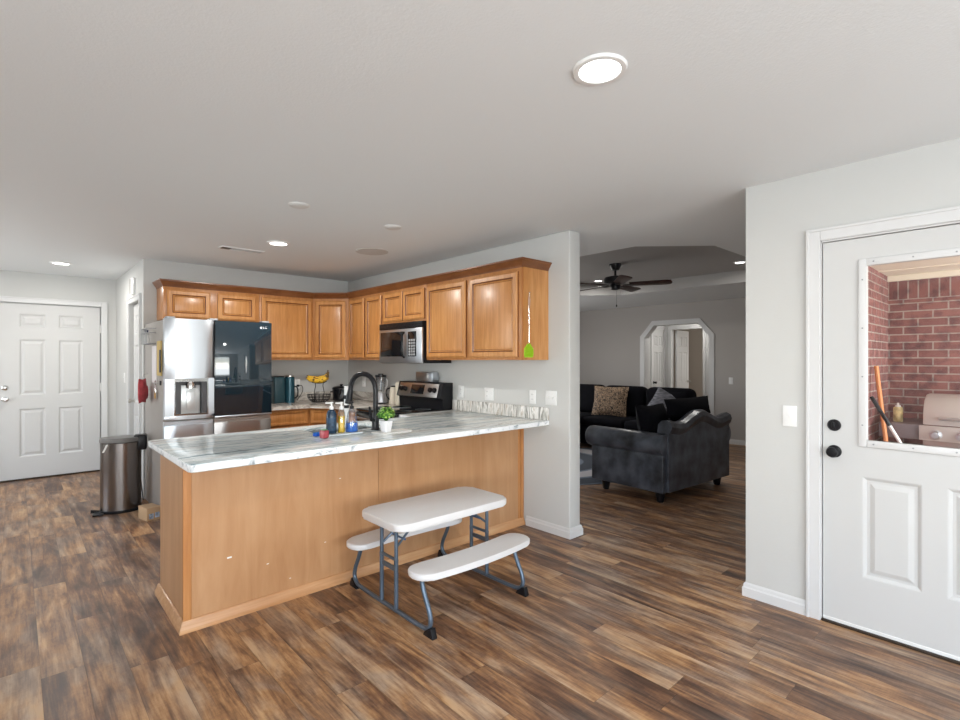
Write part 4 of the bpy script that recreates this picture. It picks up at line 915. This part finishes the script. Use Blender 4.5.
# ---------------- floor-standing: bin and box
cn = thing('trash_can', 'tall oval stainless pedal bin with black lid by hall corner', 'trash can', (.735, 5.80, 0), math.radians(-12))
B().lathe([(0, .025), (.160, .025), (.160, .64), (.156, .645), (0, .645)], n=48, sy=.82).build('bin_body', CANST, cn); B().lathe([(0, 0), (.166, 0), (.168, .02), (.162, .026), (0, .026)], n=48, sy=.82).build('base_ring', BLK, cn)
B().lathe([(.162, .646), (.166, .65), (.166, .675), (.155, .688), (.09, .692), (0, .693)], n=48, sy=.82).build('lid', pbr('lid_grey', (.17, .165, .16), .35), cn)
B().box(.10, .205, -.07, .07, .56, .70, .015, 3).build('hinge_housing', BLK, cn)
B().box(-.225, -.155, -.045, .0, .012, .022, .003).cyl((-.225, -.022, .03), (-.155, -.022, .018), .008, n=8).box(-.20, -.12, -.14, -.04, 0, .015, .004).build('pedal', BLK, cn)
B().prism([(-.13, .0), (-.115, .0), (-.085, .07), (-.10, .07)], .132, .136, M=Matrix.Translation((.0, -.0, .57)) @ Matrix.Rotation(PI/2, 4, 'X')).build('bag_edge', WHITEP, cn)
cbx = thing('cardboard_box', 'small brown cardboard box wedged between bin and refrigerator', 'box', (.885, 5.33, 0), math.radians(12))
B().box(-.055, .055, -.09, .09, 0, .11, .001).build('carton', CARD, cbx); B().box(-.04, -.003, -.0912, -.0902, .015, .06).box(.008, .045, -.0912, -.0902, .02, .065).build('printed_label', pbr('print_blue', (.35, .42, .52), .6, vary=.5, vscale=40), cbx)
B().box(-.0545, .0545, -.10, -.04, .1105, .1125).build('flap', CARD, cbx)
wc = tag(B().tube([(.950, 6.05, .0), (.945, 6.085, .12), (.93, 6.085, .25), (.92, 6.06, .29), (.92, 6.02, .26), (.925, 6.01, .05), (.93, 6.03, .006)], .005, 8, 2).build('hanging_cord', BLK, off=(.93, 6.05, 0), loc=(.93, 6.05, 0)), 'looped black cord standing behind refrigerator and bin', 'cord')

# ---------------- child's picnic table
pt = thing('picnic_table', 'white childrens picnic table with blue-grey tube frame and two benches', 'picnic table', (1.905, 2.468, 0))
B().prism(rrect(.84, .44, .07, 8), .492, .535, .012, seg=3).build('tabletop', TABLEP, pt)
def bench(sgn):
    poly = []; n = 14; L = .425; hw = .090; bow = .026
    f = lambda t: sgn*(-.312-bow*(1-(t)**2)+.012)
    # outline: outer edge then the inner one, rounded ends
    dx_ = .03 if sgn > 0 else -.008
    outer = [(dx_+L*t*.84, f(t)-sgn*hw) for t in [-1+2*k/n for k in range(n+1)]]
    inner = [(dx_+L*t*.84, f(t)+sgn*hw) for t in [1-2*k/n for k in range(n+1)]]
    cR = (dx_+L*.84, f(1)); cL = (dx_-L*.84, f(-1))
    er = [(cR[0]+.072*math.sin(a), cR[1]-sgn*hw*math.cos(a)) for a in [PI*k/8 for k in range(1, 8)]]
    elp = [(cL[0]-.072*math.sin(a), cL[1]+sgn*hw*math.cos(a)) for a in [PI*k/8 for k in range(1, 8)]]
    poly = outer+er+inner+elp
    return B().prism(poly, .280, .314, .010, seg=3).build('bench_seat', TABLEP, pt)
bench(1); bench(-1)
for sx_ in (-1, 1):
    x = sx_*.345; half = [(x, -.315, .280), (x, -.320, .24), (x, -.350, .18), (x, -.385, .12), (x, -.396, .065), (x, -.365, .030), (x, -.30, .022), (x, -.05, .022)]
    pts = half+[(x, -a[1], a[2]) for a in reversed(half)]
    fr_ = B().tube(pts, .0125, 12, 2).build('side_frame', TUBE, pt)
    for s_ in (-1, 1):
        B().cyl((x, s_*.075, .02), (x, s_*.075, .30), .0125).cyl((x, s_*.075, .30), (x, s_*.075, .491), .011).build('table_leg', TUBE, pt)
        B().prism([(-.425, 0), (-.345, 0), (-.355, .020), (-.395, .050), (-.412, .052), (-.428, .008)][::1], x-.0155, x+.0155, .003, M=Matrix(((0, 0, 1, 0), (-s_, 0, 0, 0), (0, 1, 0, 0), (0, 0, 0, 1))) if s_ < 0 else Matrix(((0, 0, 1, 0), (-1, 0, 0, 0), (0, 1, 0, 0), (0, 0, 0, 1)))).build('foot_cap', BLK, pt) if s_ > 0 else B().prism([(-.425, 0), (-.345, 0), (-.355, .020), (-.395, .050), (-.412, .052), (-.428, .008)], x-.0155, x+.0155, .003, M=Matrix(((0, 0, 1, 0), (1, 0, 0, 0), (0, 1, 0, 0), (0, 0, 0, 1)))).build('foot_cap', BLK, pt)
    B().cyl((x, -.085, .30), (x, .085, .30), .009).box(x-.004, x+.004, -.085, .085, .235, .262).build('leg_crossbar', BLKM if False else TUBE, pt)
    for s_ in (-1, 1):
        B().cyl((x-sx_*.0, s_*.068, .36), (x-sx_*.16, s_*.045, .485), .007, n=10).build('fold_brace', TUBE, pt)
    B().cyl((x-sx_*.06, -.075, .40), (x-sx_*.06, .075, .40), .006, n=10).build('brace_rod', pbr('blue_metal', (.10, .18, .34), .35, .6), pt)

# ============================================================ LIVING ROOM
lv = thing('loveseat', 'small grey leather loveseat with rolled arms and curved back', 'loveseat', (4.62, 2.40, 0), math.radians(-4))
Wl, Dl = 1.34, .90
B().box(.03, Wl-.03, .04, Dl-.06, .11, .40, .02).build('base', LEATH, lv)
def arm(x0, sgn):
    # flat panel + roll on top, with a scroll at the front and rear
    b = B().box(x0, x0+sgn*.14, .03, Dl, .11, .56, .012, 3)
    c = x0+sgn*.055
    b.lathe([(0, 0), (.08, 0), (.105, .012), (.112, .04), (.112, Dl), (.104, Dl+.03), (.078, Dl+.045), (0, Dl+.045)], n=28, M=Matrix.Translation((c, .02, .575)) @ Matrix.Rotation(-PI/2, 4, 'X'))
    return b.build('arm', LEATH, lv)
arm(0, 1); arm(Wl, -1)
def zt_(u):
    h = abs(u*2-1)
    return .795+.10*(0.5+.5*math.cos(min(1, h/.66)*PI))+.03*max(0, (h-.70)/.30)
n = 32; 
b = B(); vs = []
cols = []
for i in range(n+1):
    u = i/n; x = .06+u*(Wl-.12); z = zt_(u)
    sec = [(.0, .12), (.0, z-.13), (-.018, z-.11), (-.03, z-.065), (-.015, z-.02), (.03, z), (.08, z-.01), (.12, z-.05), (.16, .42), (.16, .12)]
    cols.append([b.bm.verts.new((x, y, zz)) for y, zz in sec])
for a, c_ in zip(cols, cols[1:]):
    for k in range(len(a)): b.bm.faces.new((a[k], a[(k+1) % len(a)], c_[(k+1) % len(a)], c_[k]))
b.bm.faces.new(cols[0]); b.bm.faces.new(cols[-1][::-1]); b.build('backrest', LEATH, lv)
B().box(.15, Wl-.15, .17, Dl-.02, .40, .50, .03, 3).build('seat_cushion', VELV, lv)
for (x, y) in ((.10, .12), (Wl-.10, .12), (.10, Dl-.12), (Wl-.10, Dl-.12)):
    B().lathe([(0, 0), (.028, 0), (.034, .01), (.048, .09), (.052, .112), (0, .112)], (x, y, 0), 14).build('leg', BLK, lv)
def cush(label, loc, w, h, t, rz, tilt, mat, cat='pillow', group=None, rx=0):
    o = thing('throw_pillow', label, cat, loc, rz, group)
    B().pillow((0, 0, h/2), w, h, t, M=Matrix.Rotation(tilt, 4, 'X') @ Matrix.Rotation(rx, 4, 'Y')).build('cover', mat, o); return o
LVG = 'black cushions piled on the loveseat'
def lp(x, y, z):
    a = math.radians(-4); return (4.62+x*math.cos(a)-y*math.sin(a), 2.40+x*math.sin(a)+y*math.cos(a), z)
cush('big black cushion at the near arm of the loveseat', lp(.38, .33, .505), .52, .44, .20, math.radians(-4), math.radians(-12), VELV, group=LVG)
cush('big black cushion at the far end of the loveseat', lp(.98, .33, .505), .56, .44, .20, math.radians(-4), math.radians(-12), VELV, group=LVG)
cush('crumpled black cushion lying along the top of the loveseat back', lp(.84, .22, .80), .92, .20, .16, math.radians(-4), math.radians(-10), VELV, group=LVG)
STR = pbr('striped_grey', (.12, .12, .14), .7, vary=.9, vscale=30, stretch=(.4, .4, 3))
cush('grey and silver striped pillow tipped on its corner on the sectional', (7.0, 3.78, .60), .38, .38, .13, math.radians(-75), math.radians(-14), STR, rx=math.radians(28))
# sectional
sc = thing('sectional_sofa', 'large black sectional sofa across the living room', 'sofa', (7.2, 5.4, 0))
o_ = sc.location.copy()
B().box(6.75, 7.75, 3.35, 7.2, .07, .36, .03, 3).box(6.05, 6.75, 4.95, 7.2, .07, .36, .03, 3).build('base', VELV, sc, o_)
for (x, y) in ((6.82, 3.42), (7.68, 3.42), (6.12, 5.02), (6.12, 7.12), (7.68, 7.12)): B().lathe([(0, 0), (.03, 0), (.035, .075), (0, .075)], (x, y, 0.0105 if x < 6.5 and y < 6 else 0), 14).build('foot', BLK, sc, o_)
for (y0, y1) in ((3.40, 4.17), (4.18, 4.93)): B().box(6.72, 7.5, y0, y1, .365, .50, .05, 3).build('seat_cushion', VELV, sc, o_)
for (y0, y1) in ((4.95, 6.05), (6.07, 7.15)): B().box(6.05, 7.5, y0, y1, .365, .50, .05, 3).build('seat_cushion', VELV, sc, o_)
B().box(7.5, 7.78, 3.35, 7.2, .30, .82, .08, 4).build('backrest', VELV, sc, o_)
for (y0, y1) in ((3.40, 4.15), (4.17, 4.93), (4.95, 5.70), (5.72, 6.45), (6.47, 7.15)): 
    B().box(7.28, 7.56, y0, y1, .50, .985, .10, 4).build('back_cushion', VELV, sc, o_)
LEO = pbr('leopard_cloth', (.2, .13, .08), .8)
nt = LEO.node_tree; bs = nt.nodes['Principled BSDF']; vo = nt.nodes.new('ShaderNodeTexVoronoi'); vo.inputs['Scale'].default_value = 32; vo.feature = 'F1'
tc = nt.nodes.new('ShaderNodeTexCoord'); nz = nt.nodes.new('ShaderNodeTexNoise'); nz.inputs['Scale'].default_value = 12
va = nt.nodes.new('ShaderNodeVectorMath'); va.operation = 'MULTIPLY_ADD'; va.inputs[1].default_value = (.1, .1, .1); nt.links.new(tc.outputs['Object'], nz.inputs['Vector']); nt.links.new(nz.outputs['Color'], va.inputs[0]); nt.links.new(tc.outputs['Object'], va.inputs[2]); nt.links.new(va.outputs[0], vo.inputs['Vector'])
rp = ramp(nt, vo.outputs['Distance'], [(.30, (.34, .22, .13)), (.42, (.02, .013, .01)), (.55, (.02, .013, .01)), (.62, (.28, .19, .12))]); nt.links.new(rp.outputs[0], bs.inputs['Base Color'])
cush('leopard print pillow leaning on the black sectional', (7.08, 4.66, .505), .60, .49, .16, math.radians(-82), math.radians(-14), LEO)
cush('plain black pillow leaning on the sectional right of striped pillow', (7.08, 3.62, .505), .42, .46, .16, math.radians(-88), math.radians(-14), VELV)
bk = thing('throw_blanket', 'pale grey throw edge folded along the sectional seat', 'blanket', (6.45, 5.1, .502))
B().box(-.25, .25, -.12, .12, 0, .02, .008).build('cloth', pbr('throw_grey', (.35, .37, .42), .9, bump=.5, bscale=40), bk)
B().pillow((.1, -.12, .05), .25, .10, .10).build('bunched_corner', MATS['throw_grey'], bk)
# round swirl rug
rg = B().lathe([(0, 0), (1.30, 0), (1.31, .005), (1.30, .010), (0, .010)], n=72).build('round_rug', pbr('rug_base', (.2, .2, .2), .95), loc=(5.45, 4.52, 0))
m, nt, bs = newmat('rug_swirl'); tc = nt.nodes.new('ShaderNodeTexCoord'); wv = nt.nodes.new('ShaderNodeTexWave'); wv.wave_type = 'RINGS'; wv.rings_direction = 'SPHERICAL'
wv.inputs['Scale'].default_value = .5; wv.inputs['Distortion'].default_value = 3.5; wv.inputs['Detail'].default_value = 1; wv.inputs['Detail Scale'].default_value = .6
nt.links.new(tc.outputs['Object'], wv.inputs['Vector']); rp = ramp(nt, wv.outputs['Fac'], [(.30, (.06, .07, .09)), (.42, (.17, .20, .25)), (.60, (.17, .20, .25)), (.66, (.50, .48, .50))]); nt.links.new(rp.outputs[0], bs.inputs['Base Color']); bs.inputs['Roughness'].default_value = .95
rg.data.materials[0] = m; tag(rg, 'round grey and white swirl rug in front of the sectional', 'rug')
# ceiling fan
fan = thing('ceiling_fan', 'black ceiling fan with dark wood blades in tray ceiling', 'ceiling fan', (5.50, 3.52, TZ))
B().lathe([(0, 0), (.075, 0), (.075, -.015), (.045, -.075), (.02, -.08), (0, -.08)]).build('canopy', BLKM, fan); B().cyl((0, 0, -.08), (0, 0, -.15), .014).build('downrod', BLKM, fan)
B().lathe([(0, -.145), (.06, -.15), (.125, -.165), (.135, -.18), (.135, -.225), (.12, -.24), (.07, -.25), (0, -.25)], n=32).build('motor_housing', BLKM, fan)
B().lathe([(0, -.25), (.06, -.25), (.065, -.27), (.055, -.31), (.03, -.32), (0, -.32)], n=24).build('switch_housing', BLKM, fan)
WAL = pbr('walnut_blade', (.045, .018, .012), .4, vary=.3, vscale=5, stretch=(1, 12, 1))
for k in range(5):
    a = math.radians(-42.4-22+72*k); M0 = Matrix.Rotation(a, 4, 'Z')
    ir = B().prism([(.09, -.02), (.16, -.035), (.20, -.03), (.20, .03), (.16, .035), (.09, .02)], -.268, -.262, M=M0).build('blade_iron', BLKM, fan)
    poly = [(.17, -.055), (.60, -.075), (.65, -.062), (.665, 0), (.65, .062), (.60, .075), (.17, .055)]
    B().prism(poly, -.004, .004, .001, M=M0 @ Matrix.Translation((0, 0, -.256)) @ Matrix.Rotation(math.radians(-13), 4, 'X')).build('blade', WAL, fan)
B().cyl((.03, .0, -.31), (.03, 0, -.50), .0015, n=6).lathe([(0, 0), (.008, .005), (.009, .02), (.004, .03), (0, .03)], (.03, 0, -.53), 10).build('pull_chain', BLKM, fan)

# ============================================================ CEILING FIXTURES
LED = emit('led_disc', (1, .99, .97), 7.0)
def can_light(label, x, y, z, power, r=.095, group='recessed ceiling lights'):
    t = thing('recessed_light', label, 'ceiling light', (x, y, z), 0, group)
    B().lathe([(r*.74, -.004), (r*.78, -.010), (r*.95, -.009), (r, -.002), (r, 0), (r*.74, 0)], n=40).build('trim_ring', WHITEP, t)
    B().lathe([(0, -.005), (r*.745, -.005), (r*.745, -.001), (0, -.001)], n=40).build('diffuser', LED, t)
    l = bpy.data.lights.new('can_lamp', 'AREA'); l.shape = 'DISK'; l.size = r*1.4; l.energy = power; l.color = (1, .97, .92)
    o = bpy.data.objects.new('lamp', l); C.objects.link(o); o.parent = t; o.location = (0, 0, -.014); return t
can_light('large round lit ceiling light nearest the camera', 1.527, 1.04, CZ, 14)
can_light('round lit ceiling light in the middle of the kitchen', 1.711, 4.497, CZ, 26)
can_light('round lit ceiling light in the front hall', .36, 6.983, CZ, 14)
can_light('small lit downlight in the tray ceiling left of fan', 6.45, 4.42, TZ, 9, .07)
can_light('small lit downlight in the tray ceiling by right wall edge', 6.50, 2.42, TZ, 9, .07)
can_light('unseen round ceiling light added in the small hall behind archway', 9.55, 4.4, CZ, 9, .07)  # lamp out of view, added to brighten the small hall
for (x, y, lab) in ((1.392, 3.302, 'round blank ceiling cover nearer the camera above peninsula'), (2.159, 3.357, 'round blank ceiling cover above the sink and faucet end')):
    t = thing('ceiling_cover_plate', lab, 'cover plate', (x, y, CZ), 0, 'blank ceiling covers')
    B().lathe([(0, -.012), (.05, -.012), (.062, -.006), (.065, 0), (0, 0)], n=32).build('disc', pbr('cover_white', (.70, .70, .69), .5), t); B().lathe([(.0652, -.003), (.070, -.002), (.070, 0), (.0652, 0)], n=32).build('rim', WHITEP, t)
t = thing('ceiling_speaker', 'flat round flush speaker grille in the kitchen ceiling', 'speaker', (2.50, 4.25, CZ))
B().lathe([(0, -.004), (.142, -.004), (.142, 0), (0, 0)], n=48).build('grille', pbr('grille_grey', (.46, .45, .44), .8), t); B().lathe([(.1425, -.005), (.152, -.004), (.152, 0), (.1425, 0)], n=48).build('rim', pbr('rim_grey', (.60, .60, .59), .7), t)
t = thing('ceiling_vent', 'long narrow white air vent in kitchen ceiling', 'vent', (1.56, 4.99, CZ))
b = B().box(-.19, .19, -.055, -.042, -.008, 0, .002).box(-.19, .19, .042, .055, -.008, 0, .002).box(-.19, -.177, -.042, .042, -.008, 0, .002).box(.177, .19, -.042, .042, -.008, 0, .002); b.build('frame', WHITEP, t)
b = B()
for k in range(6): b.quad((-.177, -.04+k*.014, -.001), (.177, -.04+k*.014, -.001), (.177, -.032+k*.014, -.007), (-.177, -.032+k*.014, -.007))
b.build('louvre', pbr('louvre_grey', (.5, .5, .5), .5), t); B().box(-.176, -.10, -.04, .04, -.0095, -.008).build('damper_opening', GREYD, t)

# ============================================================ PATIO OBJECTS
gr = thing('gas_grill', 'stainless gas grill on the brick patio seen through door glass', 'grill', (5.55, .25, -.12)); o_ = gr.location.copy()
B().box(5.32, 5.85, -.20, .58, -.07, .66, .006).build('cabinet', pbr('grill_dark', (.08, .07, .075), .5), gr, o_)
B().box(5.30, 5.86, -.21, .60, .665, .80, .006).build('firebox', STEEL_D, gr, o_)
cpn = B().box(5.27, 5.30, -.21, .62, .78, .895, .004).build('control_panel', pbr('grill_steel', (.60, .58, .56), .4, .35), gr, o_)
for y in (.52, .37, .22, .07, -.08): B().lathe([(0, 0), (.036, 0), (.038, .006), (.027, .010), (.024, .034), (0, .036)], n=20, M=Matrix.Translation((5.27, y, .828)) @ Vector((-1, 0, 0)).to_track_quat('Z', 'Y').to_matrix().to_4x4()).build('knob', STEEL, cpn, o_)
ldp = B().prism([(5.30, .90), (5.86, .90), (5.86, 1.02), (5.78, 1.10), (5.66, 1.13), (5.50, 1.13), (5.38, 1.09), (5.31, 1.00)], -.60, .21, .008, M=MXZ).build('lid', MATS['grill_steel'], gr, o_)
B().tube([(5.33, -.10, .955), (5.265, -.10, .955), (5.265, .50, .955), (5.33, .50, .955)], .013, 10, 1).build('lid_handle', STEEL, ldp, o_)
B().box(5.30, 5.84, .605, .875, .87, .895, .004).box(5.285, 5.30, .605, .875, .78, .895, .003).build('side_shelf', pbr('shelf_dark', (.16, .13, .14), .5), gr, o_)
B().box(5.30, 5.84, -.47, -.205, .87, .895, .004).build('side_shelf', MATS['shelf_dark'], gr, o_)
for (x, y) in ((5.36, .52), (5.80, .52), (5.36, -.14), (5.80, -.14)): B().cyl((x, y-.02, -.095), (x, y+.02, -.095), .024).build('caster', BLK, gr, o_)
sp_ = thing('spray_can', 'yellow and white spray can standing on the grill shelf', 'spray can', (5.46, .775, .8955))
B().lathe([(0, 0), (.031, 0), (.033, .004), (.033, .11), (.026, .122), (0, .122)]).build('can_body', pbr('can_yellow', (.72, .60, .30), .4, vary=.4, vscale=25), sp_); B().lathe([(0, .122), (.020, .122), (.019, .135), (.008, .138), (.008, .155), (0, .156)]).build('cap', WHITEP, sp_)
br_ = thing('broom', 'orange wooden broom handle leaning in the patio corner', 'broom', (5.17, .73, -.12))
B().tube([(0, 0, .10), (.10, .16, 1.48)], .016, 10).build('pole', pbr('orange_wood', (.62, .24, .08), .5), br_); B().box(-.10, .10, -.03, .03, .0, .12, .01).build('brush_head', pbr('bristle', (.25, .18, .08), .9), br_)
mp_ = thing('mop', 'thin white and black mop pole leaning beside orange broom', 'mop', (5.0, .25, -.12), 0)
B().tube([(0, 0, .02), (.0, .51, 1.02)], .012, 10).build('pole', WHITEP, mp_); B().tube([(.0, .51, 1.02), (.0, .625, 1.24)], .014, 10).build('grip', BLK, mp_); B().lathe([(0, 0), (.09, 0), (.06, .04), (.015, .06), (0, .06)]).build('mop_head', pbr('mop_white', (.6, .6, .6), .9, bump=.5), mp_)
